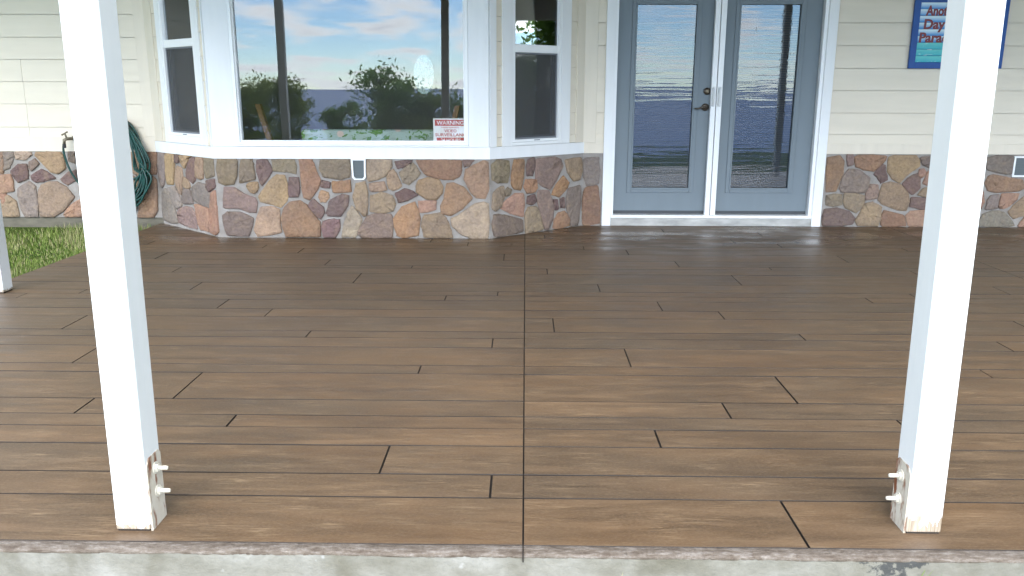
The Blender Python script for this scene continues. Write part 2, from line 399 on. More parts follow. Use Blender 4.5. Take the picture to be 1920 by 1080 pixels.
def b_sea(t, b):
    g = G(t); n = g.noise(g.co((.02, .05, 1)), 1, 5, .6)
    g.l(g.ramp(n, [(.3, (.06, .13, .29)), (.7, (.095, .18, .36))]), b.inputs['Base Color'])
    b.inputs['Roughness'].default_value = .6; b.inputs['Specular IOR Level'].default_value = .12; g.bump(g.noise(g.co((.15, .4, 1)), 1, 6, .7), b, .6, 1.2)
M['sea'] = mat('sea_water', build=b_sea)

# ------------------------------------------------------------------ plan of the place
WY = 7.62                                           # mortar face of the main wall
MAIN = Frame((0, WY), (1, WY))
cL = onz(413.5, 444.5); cR = onz(918.5, 447.5); by = (cL.y + cR.y) / 2
xl = MAIN.px(301, 350)[0]; xr = MAIN.px(1092, 350)[0]
BL = Frame((xl, WY), (cL.x, by)); BF = Frame((cL.x, by), (cR.x, by)); BR = Frame((cR.x, by), (xr, WY))
DX0, DX1 = -3.42, 8.6                               # deck ends
DY0 = onz(983, 1039).y
EDGE = onz(983, 1022).y
STZ = MAIN.px(1600, 289)[1]                          # top of the stone skirting
WTOP = 3.2
print('WY', WY, 'bay', [round(v, 3) for v in (xl, cL.x, cR.x, xr, by)], 'STZ', STZ, 'DY0', DY0, 'EDGE', EDGE)

# ------------------------------------------------------------------ ground, sea
def ground_z(x, y):
    z = -0.13
    if x < DX0: z = -0.13 + 0.085 * min(1, (DX0 - x) / .25 + .6) * min(1, max(0, (y - 1.5) / 2.5))
    if y < 1.0: z -= 0.035 * (1.0 - y)
    e = -7.2 + 1.2 * math.sin(x * .21 + 1) + .5 * math.sin(x * .57)
    if x < -1: e -= min(5.0, (-1 - x) * .9)
    if y < e: z -= (e - y) * .22 + max(0, (e - y) - 5) * .45
    return max(z, -61)
def axis(a, b, c, d, fine, coarse):
    v = []; x = a
    while x < b: v.append(x); x += max(coarse, (b - x) * .22)
    x = b
    while x < c: v.append(x); x += fine
    x = c
    while x < d: v.append(x); x += max(coarse, (x - c) * .25 + coarse)
    v.append(d); return v
gx = axis(-400, -16, 18, 400, .8, 1.0); gy = axis(-260, -22, 9, 400, .6, 1.0)
gv = []; gf = []
for yy in gy:
    for xx in gx: gv.append((xx, yy, ground_z(xx, yy) + random.uniform(-.012, .012) * (1 if abs(xx) < 20 else 6)))
nx = len(gx)
for j in range(len(gy) - 1):
    for i in range(nx - 1):
        a = j * nx + i; gf.append((a, a + 1, a + nx + 1, a + nx))
tag(new('ground', gv, gf, M['lawn'], smooth=True), kind='structure')
tag(new('sea', [(-30000, -40000, -60), (30000, -40000, -60), (30000, -90, -60), (-30000, -90, -60)], [(0, 1, 2, 3)], M['sea']), kind='structure')

# ------------------------------------------------------------------ porch slab with its stamped planks
slab = tag(MB().box((DX0, DY0 + .028, -.5), (DX1, WY - .001, -.007)).build('porch_slab', M['joint']), kind='structure')
rows = [1022, 934.3, 890.7, 837.3, 804.3, 781.7, 752.3, 702.3, 686.7, 652.7, 635, 622.7, 596.3, 581.7, 564.3, 555, 547, 532.7, 514, 504, 499.3, 489, 476.7, 467.5, 461.7, 455, 447, 440.7, 434.2, 428]
ry = [onz(983, y).y for y in rows] + [WY - .002]
J = [[(1464, 940, 1517, 1027)], [(922.7, 892, 918, 933)], [(730.7, 837, 710.7, 889)], [(1226.7, 806, 1239, 838)],
     [(441.7, 780.7, 421.7, 801.7), (1681, 787, 1692.7, 799)], [(173, 750, 135, 777), (1352, 754, 1370.7, 783)],
     [(375.7, 701.7, 320.7, 750), (1450.7, 705, 1497, 756)], [(790, 685, 784, 700), (1835, 691.7, 1856, 705.7)],
     [(176, 655.7, 132.7, 681.7), (1170, 654, 1183, 686.7)], [(924, 635, 922.7, 651.7), (1865, 639, 1896.7, 657)],
     [(583, 620.7, 573, 632), (1497, 625.7, 1510.7, 638)], [(163, 592, 115, 617), (1035.7, 596.7, 1040, 622), (1896.7, 600, 1928, 617)],
     [(511, 579, 496, 593), (1346, 583, 1358, 598)], [(431, 560.7, 407, 577), (1231, 565, 1242, 582)],
     [(46, 551.7, 32, 557.7), (837, 554, 834, 563), (1620, 557, 1632.7, 566)], [(162, 543, 148, 550), (934, 546.7, 933, 554), (1704, 551, 1716.7, 557.7)],
     [(381.7, 528, 356.7, 542.7), (1120, 534, 1125.7, 547), (1860, 537, 1890, 550.7)], [(679, 510.7, 662.7, 530), (1369, 515, 1391, 534)],
     [(345.7, 498, 326.7, 507.7), (1025, 504, 1026.7, 514), (1705, 507, 1723, 516.7)], [(775, 496, 772.7, 501), (1439, 499, 1445.7, 506)],
     [(621, 486.7, 611.7, 494), (1265, 490, 1272, 499)], [(321.7, 470.7, 296.7, 482), (945, 476.7, 945, 488), (1568, 480, 1591.7, 491.7)],
     [(572.7, 463, 561.7, 472), (1173, 465.7, 1177, 476.7)], [(501.7, 458, 497, 462), (1094, 462, 1094, 467), (1688, 465, 1699, 469)],
     [(290, 451.7, 282.7, 455.7), (877, 456.7, 877, 460.7), (1459, 459, 1463, 462)], [(810, 448, 806.7, 455), (1369, 449, 1381.7, 458)],
     [(1021, 440.7, 1021.7, 446), (1570, 443, 1578, 447)], [(1415, 433, 1422, 438)], [(1240, 429, 1242, 433)], [(1650, 426, 1655, 428)]]
rj = random.Random(3)
def plank(x0, x1, y0, y1):
    n = max(2, int((x1 - x0) / .35)); v = []; f = []
    bev = .0012
    def ring(z, ins):
        pts = []
        for i in range(n + 1):
            x = x0 + ins + (x1 - x0 - 2 * ins) * i / n; pts.append((x, y0 + ins + off0[i], z))
        for i in range(n, -1, -1):
            x = x0 + ins + (x1 - x0 - 2 * ins) * i / n; pts.append((x, y1 - ins + off1[i], z))
        return pts
    off0 = [rj.uniform(-.0013, .0013) for _ in range(n + 1)]; off1 = [rj.uniform(-.0013, .0013) for _ in range(n + 1)]
    k = 2 * (n + 1); tilt = rj.uniform(-.0006, .0006)
    for z, ins in ((-.010, 0), (-bev, 0), (tilt, bev)): v += ring(z, ins)
    for L in range(2):
        for i in range(k):
            a = L * k + i; c = L * k + (i + 1) % k; f.append((a, c, c + k, a + k))
    for i in range(n):
        a = 2 * k + i; f.append((a, a + 1, 2 * k + k - 2 - i, 2 * k + k - 1 - i))
    o = new('plank', v, f, M['plank'], slab); o.data.materials.append(M['joint'])
    for p in o.data.polygons[:2 * k]: p.material_index = 1
    return o
JX = onz(1700, 439).x
for i in range(len(rows)):
    y0, y1 = ry[i] + .0028, ry[i + 1] - .0028
    if i == 0: y0 = EDGE
    xs = []
    for a, b, c, d in J[i]:
        xs.append((onz((a + c) / 2, (b + d) / 2).x, .0056 if i < 7 else .0042))
    xs += [(0.0, .0030), (JX, .0035), (2 * JX, .0035)]
    x = max(max(q[0] for q in xs[:-1] if q[0] != 2 * JX), 3.3) + rj.uniform(1.4, 2.4)
    while x < DX1 - .4:
        if abs(x - 2 * JX) > .25: xs.append((x, .006))
        x += rj.uniform(1.6, 3.0)
    xs.sort(); last = DX0 + .004
    for xx, gw in xs + [(DX1 - .004, 0)]:
        a, b = last, xx - gw / 2
        # the bay stands on the slab: planks run up to its foot
        if b - a > .03: plank(a, b, y0, y1)
        last = xx + gw / 2
# worn front rim and concrete face
re = random.Random(5)
def rim():
    n = 620; v = []; f = []; xs = [DX0 + (DX1 - DX0) * i / n for i in range(n + 1)]
    xs = sorted(xs + [-.9 + 1.8 * i / 160 + .0017 for i in range(161)]); n = len(xs)
    sm = [0.0] * n; s2 = 0.0
    for i in range(n): s2 = s2 * .8 + re.uniform(-1, 1) * .35; sm[i] = s2
    for i, x in enumerate(xs):
        q = sm[i]; e = re.uniform(-1, 1)
        v += [(x, EDGE + .006 + .004 * q, -.0035), (x, EDGE - .004 + .004 * q, -.0005 - .001 * abs(e)), (x, EDGE - .020 + .003 * e, -.0015 + .0015 * q),
              (x, DY0 + .012 + .003 * q, -.004 + .0015 * e), (x, DY0 + .002 + .002 * e + .0015 * q, -.009 + .002 * q), (x, DY0 + .0055 + .002 * q, -.016)]
    for i in range(n - 1):
        for j in range(5):
            a = i * 6 + j; f.append((a, a + 6, a + 7, a + 1))
    return new('worn_edge', v, f, M['edge'], slab, True)
rim()
def face():
    n = 260; m_ = 8; v = []; f = []
    for i in range(n + 1):
        for j in range(m_ + 1):
            v.append((DX0 + (DX1 - DX0) * i / n, DY0 + .005 + re.uniform(-.0012, .0012) - .004 * j / m_, -.012 - .45 * j / m_))
    for i in range(n):
        for j in range(m_):
            a = i * (m_ + 1) + j; f.append((a, a + 1, a + m_ + 2, a + m_ + 1))
    return new('concrete_face', v, f, M['concrete'], slab, True)
face()
MB().box((-.0017, DY0 - .0025, -.024), (.0017, DY0 + .06, .0006)).build('saw_cut', M['joint'], slab)
MB().box((DX0 - .006, DY0 + .006, -.5), (DX0 + .001, WY, -.004)).build('concrete_side', M['concrete'], slab)

# ------------------------------------------------------------------ house
house = thing('house', 'cream lap sided house with fieldstone skirting, white bay window and grey french doors', 'house', (0, WY + 2, 0))
# openings on the main wall
dl0 = MAIN.px(1127.5, 412)[0]; dl1 = MAIN.px(1144, 412)[0]; dl2 = MAIN.px(1149, 395)[0]
sl1 = MAIN.px(1320.5, 395)[0]; sl2 = MAIN.px(1330.2, 395)[0]; sl3 = MAIN.px(1340.5, 395)[0]
dr0 = MAIN.px(1514.5, 395)[0]; dr1 = MAIN.px(1520, 405)[0]; dr2 = MAIN.px(1536.5, 412)[0]
DTOP = 2.23
core = MB()
core.fbox(MAIN, -12, xl, -.5, WTOP, -.16, -.03); core.fbox(MAIN, xr, dl1, -.5, WTOP, -.16, -.03)
core.fbox(MAIN, dr1, 12, -.5, WTOP, -.16, -.03); core.fbox(MAIN, dl1, dr1, DTOP, WTOP, -.16, -.03); core.fbox(MAIN, dl1, dr1, -.5, .0, -.16, -.03)
core.build('wall', M['creamtrim'], house)

# --- stone skirting: mortar bed with every stone its own piece
PAL = {'tan': (.315, .245, .180), 'olive': (.25, .212, .162), 'ochre': (.365, .27, .170), 'orange': (.335, .212, .138), 'rust': (.280, .180, .130),
       'salmon': (.355, .232, .178), 'purple': (.165, .115, .115), 'mauve': (.230, .180, .165), 'gray': (.205, .186, .174), 'lav': (.260, .230, .226), 'beige': (.34, .290, .230), 'dark': (.165, .134, .128)}
veneer = MB()
veneer.fbox(MAIN, -12, xl, .055, STZ, -.05, 0); veneer.fbox(MAIN, xr, dl0 + .001, -.02, STZ, -.05, 0); veneer.fbox(MAIN, dr2 - .001, 9.5, -.02, STZ, -.05, 0)
def bayring(d0, d1, z0, z1):
    """outline of the bay at outward offsets d0 (inner) and d1 (outer), mitred at the corners"""
    mb = MB(); fr = [BL, BF, BR]
    def pts(d):
        P = [BL.at(0, 0, d)]
        for a, b in ((BL, BF), (BF, BR)):
            # intersection of the two offset lines
            p = a.at(0, 0, d); q = b.at(0, 0, d); den = a.u.x * b.u.y - a.u.y * b.u.x
            t = ((q.x - p.x) * b.u.y - (q.y - p.y) * b.u.x) / den; P.append(p + a.u * t)
        P.append(BR.at(BR.len, 0, d)); return P
    o, i = pts(d1), pts(d0)
    for k in range(3):
        c = []
        for z in (z0, z1):
            c += [Vector((q.x, q.y, z)) for q in (o[k], o[k + 1], i[k + 1], i[k])]
        mb.hexa(c)
    return mb
bm_ = bayring(-.12, 0.0, -.02, STZ)
b0 = len(veneer.v); veneer.v += bm_.v; veneer.f += [tuple(b0 + i for i in f) for f in bm_.f]
veneer = veneer.build('stone_skirting', M['mortar'], house)
rs = random.Random(11)
def stone(fr, pts, col):
    """pts: outline (u,z) on the wall; a pillowed, roughened slab of stone"""
    # densify and soften the outline
    P = [Vector(p) for p in pts]
    for it in range(2):
        Q = []
        for i in range(len(P)):
            a, b = P[i], P[(i + 1) % len(P)]
            k = .08 if it == 0 else .25
            Q += [a.lerp(b, k), a.lerp(b, 1 - k)] if it == 0 else [a.lerp(b, .5), b]
        P = Q
        if len(P) > 17: break
    c = sum(P, Vector((0, 0))) / len(P)
    P = [p + (p - c).normalized() * .008 + Vector((rs.uniform(-.004, .004), rs.uniform(-.004, .004))) for p in P]
    n = len(P); v = []; f = []
    tu, tz = rs.uniform(-.03, .03), rs.uniform(-.03, .03); hgt = rs.uniform(.012, .022)
    prof = ((1.0, -.02, 0), (1.0, .45, .001), (.96, .88, .0025), (.75, 1.0, .0045), (.4, 1.0, .005))
    for s_, h_, nz in prof:
        for p in P:
            q = c + (p - c) * s_
            d = hgt * h_ + (q.x - c.x) * tu * (h_ > .5) + (q.y - c.y) * tz * (h_ > .5) + rs.uniform(-nz, nz)
            v.append(fr.at(q.x, q.y, d))
    v.append(fr.at(c.x, c.y, hgt * 1.05))
    for L in range(len(prof) - 1):
        for i in range(n):
            a = L * n + i; b = L * n + (i + 1) % n; f.append((a, b, b + n, a + n))
    t = (len(prof) - 1) * n
    for i in range(n): f.append((t + i, t + (i + 1) % n, len(v) - 1))
    o = new('stone', v, f, M['stone'], veneer, True)
    k = rs.uniform(.88, 1.18); o.color = (*[min(1, x * k * rs.uniform(.96, 1.04) * w_) for x, w_ in zip(PAL[col], (1.05, .965, .86))], 1)
    return o
def stones(ox, oy, sc, fr, items, shift=0.0):
    for s_ in items:
        col, nums = s_[0], s_[1:]
        pts = []
        for i in range(0, len(nums), 2):
            u, z = fr.px(ox + nums[i] / sc, oy + nums[i + 1] / sc); pts.append((u + shift, max(.008 if fr is not MAIN or u > 0 else .06, min(STZ - .006, z))))
        if fr is not MAIN: pts = [(min(max(u, .008), fr.len - .008), z) for u, z in pts]
        stone(fr, pts, col)
A = 4.3636
stones(280, 260, A, BL, [
 ('lav', 80,90,130,100,135,200,130,360,110,400,90,330,78,200), ('ochre', 140,105,205,108,212,200,205,300,200,370,155,370,142,250),
 ('purple', 218,105,245,105,247,185,232,195,218,190), ('ochre', 255,115,345,118,330,150,310,200,295,240,268,200),
 ('purple', 352,155,370,160,388,240,380,340,362,362,312,320,308,270,322,200), ('tan', 392,145,440,140,448,210,445,320,425,330,390,315,387,230),
 ('olive', 452,152,540,155,545,210,540,300,470,325,455,250), ('tan', 228,228,270,240,278,310,270,370,272,460,250,440,215,345),
 ('tan', 290,315,335,370,340,400,290,400,280,370), ('gray', 400,362,460,375,470,420,500,440,498,560,450,545,375,510,358,450,365,390),
 ('purple', 475,342,550,335,566,400,500,430,478,400), ('salmon', 515,440,572,432,578,560,572,760,545,785,503,765,503,600,507,500),
 ('lav', 160,400,215,392,240,450,272,520,265,555,235,575,195,480), ('gray', 290,410,335,420,350,470,365,530,290,530,275,490),
 ('lav', 130,410,160,430,200,530,225,610,240,690,180,690,118,660,100,560,110,450), ('mauve', 245,580,300,555,355,565,385,640,395,740,330,720,250,690,238,630),
 ('salmon', 375,535,430,550,492,580,493,760,420,740,405,690,385,600)])
stones(280, 260, A, BF, [
 ('olive', 560,165,620,152,705,158,718,190,715,300,695,368,620,375,570,350,557,250), ('olive', 755,165,840,152,852,210,868,330,800,345,742,360,745,260),
 ('purple', 880,180,930,155,965,175,1005,255,985,300,925,385,905,350,885,270), ('olive', 1005,170,1080,162,1185,165,1200,220,1200,285,1110,268,1020,265),
 ('rust', 1225,165,1330,155,1345,200,1360,260,1398,330,1385,400,1320,500,1265,480,1250,400,1235,250), ('olive', 1400,175,1500,165,1635,170,1640,240,1637,315,1560,330,1430,310,1395,250),
 ('ochre', 1045,295,1110,300,1122,360,1138,440,1120,510,1080,560,1000,530,910,510,895,470,925,430,985,350), ('purple', 1145,318,1220,318,1230,400,1225,470,1145,470),
 ('purple', 1420,340,1480,365,1475,402,1405,390), ('orange', 1500,350,1580,350,1645,335,1652,435,1510,440), ('ochre', 820,360,885,358,890,400,870,440,840,440,800,390),
 ('ochre', 1410,425,1460,440,1470,480,1440,515,1405,515,1390,470), ('mauve', 615,400,700,398,780,460,860,480,880,520,870,605,830,600,740,570,615,565,608,480),
 ('purple', 1345,492,1420,560,1432,600,1405,655,1380,640,1300,550), ('purple', 1575,455,1635,475,1625,540,1570,630,1465,630,1450,600,1480,510),
 ('tan', 1690,370,1770,350,1785,450,1785,620,1760,635,1690,560,1670,480), ('tan', 915,560,1000,560,1065,580,1070,700,1080,760,1000,780,890,800,865,740,885,660),
 ('dark', 640,600,740,600,850,650,840,720,815,800,640,790,610,680,605,630), ('rust', 1150,520,1230,505,1290,550,1390,670,1405,800,1120,805,1100,740,1085,650,1110,560),
 ('purple', 1430,675,1500,660,1560,665,1555,740,1525,805,1430,800,1412,720), ('beige', 1660,545,1740,660,1690,800,1575,800,1590,720,1620,620)])
stones(700, 260, A, BF, [
 ('beige', -48,170,60,165,145,175,150,230,100,300,30,335,-40,345,-50,260), ('tan', -30,365,90,355,105,420,-20,430), ('tan', 130,270,165,255,190,290,230,390,165,425,125,400,115,320),
 ('purple', 180,185,320,168,310,190,240,235,205,245), ('olive', 320,200,350,230,385,285,340,330,290,375,245,355,218,280,260,240),
 ('rust', 345,170,720,170,722,260,700,310,650,335,590,330,440,300,410,270), ('purple', 735,165,825,172,780,220,745,230),
 ('salmon', 830,215,900,180,942,195,944,420,910,490,840,480,800,440,745,340,755,260), ('ochre', 370,340,450,320,540,335,565,390,560,450,515,495,430,490,360,440,350,390),
 ('purple', 180,450,265,410,330,435,362,465,280,500,215,525), ('tan', -25,470,70,440,155,470,180,530,160,590,90,605,-20,600),
 ('rust', 600,370,660,365,740,400,810,490,740,560,630,630,560,610,550,550,585,480), ('salmon', 370,510,515,512,505,585,385,605),
 ('orange', 225,570,340,520,370,590,383,660,370,790,250,810,195,790,165,650), ('mauve', -55,640,20,612,150,615,160,720,155,815,-100,815,-130,770),
 ('tan', 410,630,545,610,600,660,630,740,650,810,420,805,398,720), ('beige', 640,650,700,625,830,535,900,520,942,540,944,700,938,815,800,815,720,780,650,710)])
stones(700, 260, A, BR, [
 ('olive', 970,210,1010,180,1100,180,1108,250,1095,360,1020,360,968,330), ('orange', 1150,175,1228,172,1222,300,1200,415,1150,405,1125,360,1135,250),
 ('purple', 1265,175,1310,155,1318,220,1300,300,1255,300,1252,230), ('mauve', 1335,170,1480,150,1530,170,1548,225,1500,330,1440,415,1370,385,1330,330,1325,240),
 ('tan', 1565,175,1700,155,1705,250,1690,330,1640,345,1590,280), ('olive', 980,450,1030,400,1060,390,1065,470,1040,560,1000,590,970,570),
 ('olive', 1095,400,1125,415,1115,450,1085,470,1078,430), ('orange', 1245,335,1330,335,1335,400,1310,435,1260,445,1230,400),
 ('salmon', 1150,455,1220,450,1230,540,1222,640,1120,610,1035,570,1080,510), ('purple', 1260,475,1315,460,1330,510,1290,535,1255,530),
 ('orange', 1545,305,1600,360,1575,410,1520,475,1455,455,1490,380), ('mauve', 1345,425,1430,425,1450,480,1470,580,1460,660,1430,740,1400,740,1370,640,1340,520),
 ('purple', 1470,500,1500,500,1508,575,1480,580), ('purple', 1525,495,1555,478,1565,565,1530,565), ('gray', 1590,410,1690,385,1690,500,1670,700,1610,715,1590,640,1575,500),
 ('dark', 985,620,1060,625,1215,660,1220,760,1100,785,990,800,972,700), ('olive', 1265,560,1330,555,1360,640,1385,740,1300,765,1240,770,1240,620),
 ('rust', 1510,610,1560,595,1600,660,1595,715,1470,735,1480,660)])
stones(700, 260, A, MAIN, [('gray', 1722,165,1845,150,1850,250,1840,370,1745,385,1718,300), ('rust', 1715,450,1740,400,1840,385,1850,550,1850,690,1780,705,1712,708,1712,580)])
LW = [
 ('gray', -60,165,125,150,145,240,100,340,0,390,-80,390), ('beige', 145,160,310,155,325,220,260,262,170,265), ('ochre', 370,160,460,148,610,150,640,230,665,350,590,410,520,390,430,300,360,220),
 ('mauve', 690,165,760,155,760,300,700,280), ('mauve', 305,290,355,258,395,305,325,380,295,340), ('purple', 130,365,190,315,270,318,285,380,285,460,190,495,150,440,120,390),
 ('purple', 320,430,420,365,460,380,570,455,440,485,380,495,335,470), ('purple', 615,460,700,395,770,370,775,470,690,520,650,500), ('salmon', -60,440,110,410,130,480,148,580,0,615,-60,610),
 ('gray', 190,560,300,490,360,530,370,600,385,700,395,840,260,848,215,750,190,640), ('tan', 420,530,500,495,590,495,680,550,755,650,700,720,640,790,560,840,420,850,400,700,395,580),
 ('tan', -60,650,90,632,160,680,200,845,-60,850), ('salmon', 650,820,700,750,790,680,850,640,900,700,900,845,670,848),
 ('tan', 790,165,1010,155,1020,320,900,390,800,330), ('rust', 1040,160,1250,155,1260,360,1100,400,1040,330), ('mauve', 820,400,900,420,1020,350,1090,430,1060,600,900,630,810,600),
 ('tan', 1120,430,1290,385,1400,480,1380,610,1150,640,1100,560), ('rust', 930,680,1130,660,1150,840,940,850), ('salmon', 1170,670,1330,660,1320,845,1180,850),
 ('tan', 1280,160,1440,160,1450,370,1400,440,1310,360), ('rust', 1480,165,1580,160,1590,250,1590,405,1490,415,1470,300),
 ('rust', 1500,460,1560,440,1590,480,1595,640,1597,780,1560,850,1400,855,1420,700,1440,620,1480,520), ('mauve', 1350,700,1410,640,1390,760,1360,840,1340,840)]
stones(0, 250, 5.4, MAIN, LW)
stones(0, 250, 5.4, MAIN, LW[1:], shift=-(MAIN.px(1540 / 5.4, 350)[0] - MAIN.px(0, 350)[0]))
RW = [
 ('rust', 150,130,260,105,295,150,290,250,260,330,225,425,135,425,138,300,145,200), ('mauve', 325,95,380,92,385,180,330,200), ('rust', 395,120,420,100,685,108,670,150,620,190,560,245,480,230,405,200),
 ('gray', 345,225,440,240,530,300,510,400,480,440,270,430,260,400,290,300), ('purple', 630,180,668,190,672,250,690,320,625,350,600,300,570,270),
 ('ochre', 700,120,760,105,940,105,980,150,975,200,920,240,840,300,800,350,740,320,690,240), ('dark', 985,120,1200,110,1200,200,1080,215,1010,190), ('salmon', 980,235,1020,225,1030,270,990,300,970,270),
 ('salmon', 1050,250,1120,230,1150,330,1100,380,1010,360), ('mauve', 540,365,600,370,610,420,590,490,490,500,500,420), ('tan', 650,360,710,345,800,365,870,440,880,520,850,600,780,590,640,540,605,500,625,420),
 ('purple', 960,265,980,310,980,400,910,455,870,420,830,360,880,300), ('tan', 960,460,1020,395,1100,400,1140,440,1100,480,1040,475), ('olive', 140,460,275,450,280,545,200,560,135,550),
 ('olive', 310,440,480,460,480,520,450,580,400,615,310,570,295,500), ('purple', 905,480,1130,500,1130,590,990,585,890,565), ('dark', 125,590,240,575,350,610,395,670,370,720,270,740,105,735,105,660),
 ('tan', 480,540,560,525,635,570,625,660,605,738,420,735,400,680,450,610), ('rust', 660,600,830,640,855,745,630,745,635,660), ('salmon', 860,640,900,605,1150,590,1150,745,875,745),
 ('olive', 1230,120,1400,115,1480,150,1440,260,1300,300,1220,230), ('tan', 1180,300,1300,330,1440,290,1500,400,1420,480,1250,500,1180,440), ('gray', 1170,520,1300,520,1340,600,1320,745,1170,745), ('tan', 1360,520,1450,500,1490,600,1480,745,1350,745),
 ('gray', 1580,125,1700,105,1825,110,1830,170,1815,270,1740,265,1590,230,1560,170), ('rust', 1600,290,1640,275,1760,300,1900,318,1910,400,1860,425,1650,435,1600,420,1570,350),
 ('lav', 1620,465,1690,460,1670,580,1570,585,1590,510), ('salmon', 1720,450,1870,445,1850,500,1750,580,1690,570), ('tan', 1920,470,1980,560,1920,640,1830,670,1775,610,1820,560),
 ('gray', 1560,630,1640,600,1720,610,1790,670,1825,725,1800,745,1500,745,1510,680), ('salmon', 1860,740,1920,660,2000,640,2000,745), ('salmon', 1525,490,1550,430,1555,520,1530,580)]
stones(1520, 270, 4.8, MAIN, RW)
stones(1520, 270, 4.8, MAIN, RW[:24], shift=MAIN.px(1940, 350)[0] - MAIN.px(1545, 350)[0])
MB().fbox(MAIN, -12, xl, -.4, .06, -.1, -.012).build('foundation', M['footing'], house)

# --- lap siding, board by board
def lap(fr, u0, u1, z0, z1, par, d=0.0, butt=()):
    cuts = [u0] + [b for b in butt if u0 < b < u1] + [u1]
    for a, b in zip(cuts, cuts[1:]):
        a2 = a + (.0012 if a != u0 else 0); b2 = b - (.0012 if b != u1 else 0)
        c = []
        for z, dd in ((z0, d + .007), (z1 - .0034, d - .001)):
            c += [fr.at(a2, z, dd), fr.at(b2, z, dd), fr.at(b2, z, dd - .008), fr.at(a2, z, dd - .008)]
        MB().hexa(c).build('siding_board', M['cream'], par)
sid = MB().fbox(MAIN, -12, xl - .001, STZ, WTOP, -.03, -.022).build('siding', M['creamtrim'], house)
zb = [MAIN.px(1650, y)[1] for y in (269.5, 252, 211.7, 169.6, 128, 85.6, 42.5)]
stp = (zb[-1] - zb[1]) / 5; zz = list(zb)
while zz[-1] + stp < WTOP - .05: zz.append(zz[-1] + stp)
zl = [MAIN.px(60, y)[1] for y in (256, 238, 194.5, 152.8, 111, 69.5, 26.5)]
stpl = (zl[-1] - zl[1]) / 5
while zl[-1] + stpl < WTOP - .05: zl.append(zl[-1] + stpl)
ib = MAIN.px(286, 250)[0]                          # inner corner board, left
b1 = MAIN.px(47, 180)[0]
for k in range(len(zl) - 1):
    butt = [b1] if k in (0, 1, 2, 3) else ([b1 - 1.5] if k % 3 == 1 else [b1 - 2.7])
    lap(MAIN, -11.9, MAIN.px(272, 250)[0], zl[k], zl[k + 1], sid, 0, butt)
for k in range(len(zz) - 1):
    lap(MAIN, dr2, 11.9, zz[k], zz[k + 1], sid, 0, [4.9 + (k * 1.37) % 2.6])
    lap(MAIN, MAIN.px(1117, 250)[0], dl0, zz[k], zz[k + 1], sid, 0)
tb = MB()
tb.fbox(MAIN, -11.9, xl + .0, STZ + .001, zl[0], -.02, .010)
tb.build('base_board', M['creamtrim'], house, bevel=.002)
MB().fbox(MAIN, xr - .002, dl0, STZ + .001, zz[0], -.02, .010).build('base_board', M['creamtrim'], house, bevel=.002)
MB().fbox(MAIN, dr2, 11.9, STZ + .001, zz[0], -.02, .010).build('base_board', M['creamtrim'], house, bevel=.002)
MB().fbox(MAIN, MAIN.px(272, 250)[0], xl + .012, zl[0] + .001, WTOP, -.02, .012).build('corner_board', M['creamtrim'], house, bevel=.002)
MB().fbox(MAIN, xr - .012, MAIN.px(1117, 250)[0], zz[0] + .001, WTOP, -.02, .012).build('corner_board', M['creamtrim'], house, bevel=.002)

# --- bay window
bay = MB()
SILL_F = BF.px(660, 275.5)[1] + .045
bb = bayring(-.05, .012, STZ + .002, SILL_F - .045)      # white board under the windows
zw0 = STZ + .002
bay_o = bb.build('bay_window', M['white'], house)
def casing(fr, u0, u1, z0, z1, d0=-.05, d1=.010, m_='white', nm='casing'):
    return MB().fbox(fr, u0, u1, z0, z1, d0, d1).build(nm, M[m_], bay_o, bevel=.002)
ZC = SILL_F - .0435                                     # top of that board
HEAD = 2.30
# front
fl = BF.px(443.5, 255)[0]; frr = BF.px(879, 262)[0]      # outer edge of the vinyl frame
casing(BF, .004, fl, ZC, HEAD); casing(BF, frr, BF.len - .004, ZC, HEAD); casing(BF, fl + .001, frr - .001, HEAD - .14, HEAD)
z2 = BF.px(660, 266.5)[1]; zfb = z2 - .036
MB().fbox(BF, fl, frr, ZC + .001, zfb + .012, -.05, .016).build('window_sill', M['vinyl'], bay_o, bevel=.003)
w = .028
fv = MB(); fv.fbox(BF, fl + .001, fl + w, zfb + .013, HEAD - .141, -.07, .014); fv.fbox(BF, frr - w, frr - .001, zfb + .013, HEAD - .141, -.07, .014)
fv.fbox(BF, fl + w, frr - w, zfb + .013, zfb + .036, -.07, .013); fv.fbox(BF, fl + w, frr - w, HEAD - .18, HEAD - .1415, -.07, .013)
fv.build('window_frame', M['vinyl'], bay_o, bevel=.002)
w2 = .012
fi = MB()
fi.fbox(BF, fl + w, fl + w + w2, z2, HEAD - .18, -.06, -.006); fi.fbox(BF, frr - w - w2, frr - w, z2, HEAD - .18, -.06, -.006); fi.fbox(BF, fl + w + w2, frr - w - w2, z2, z2 + w2, -.06, -.006)
fi.build('glazing_bead', M['vinyl'], bay_o)
GD = -.032
MB().fbox(BF, fl + w, frr - w, z2, HEAD - .18, GD - .004, GD).build('pane', M['glass'], bay_o)
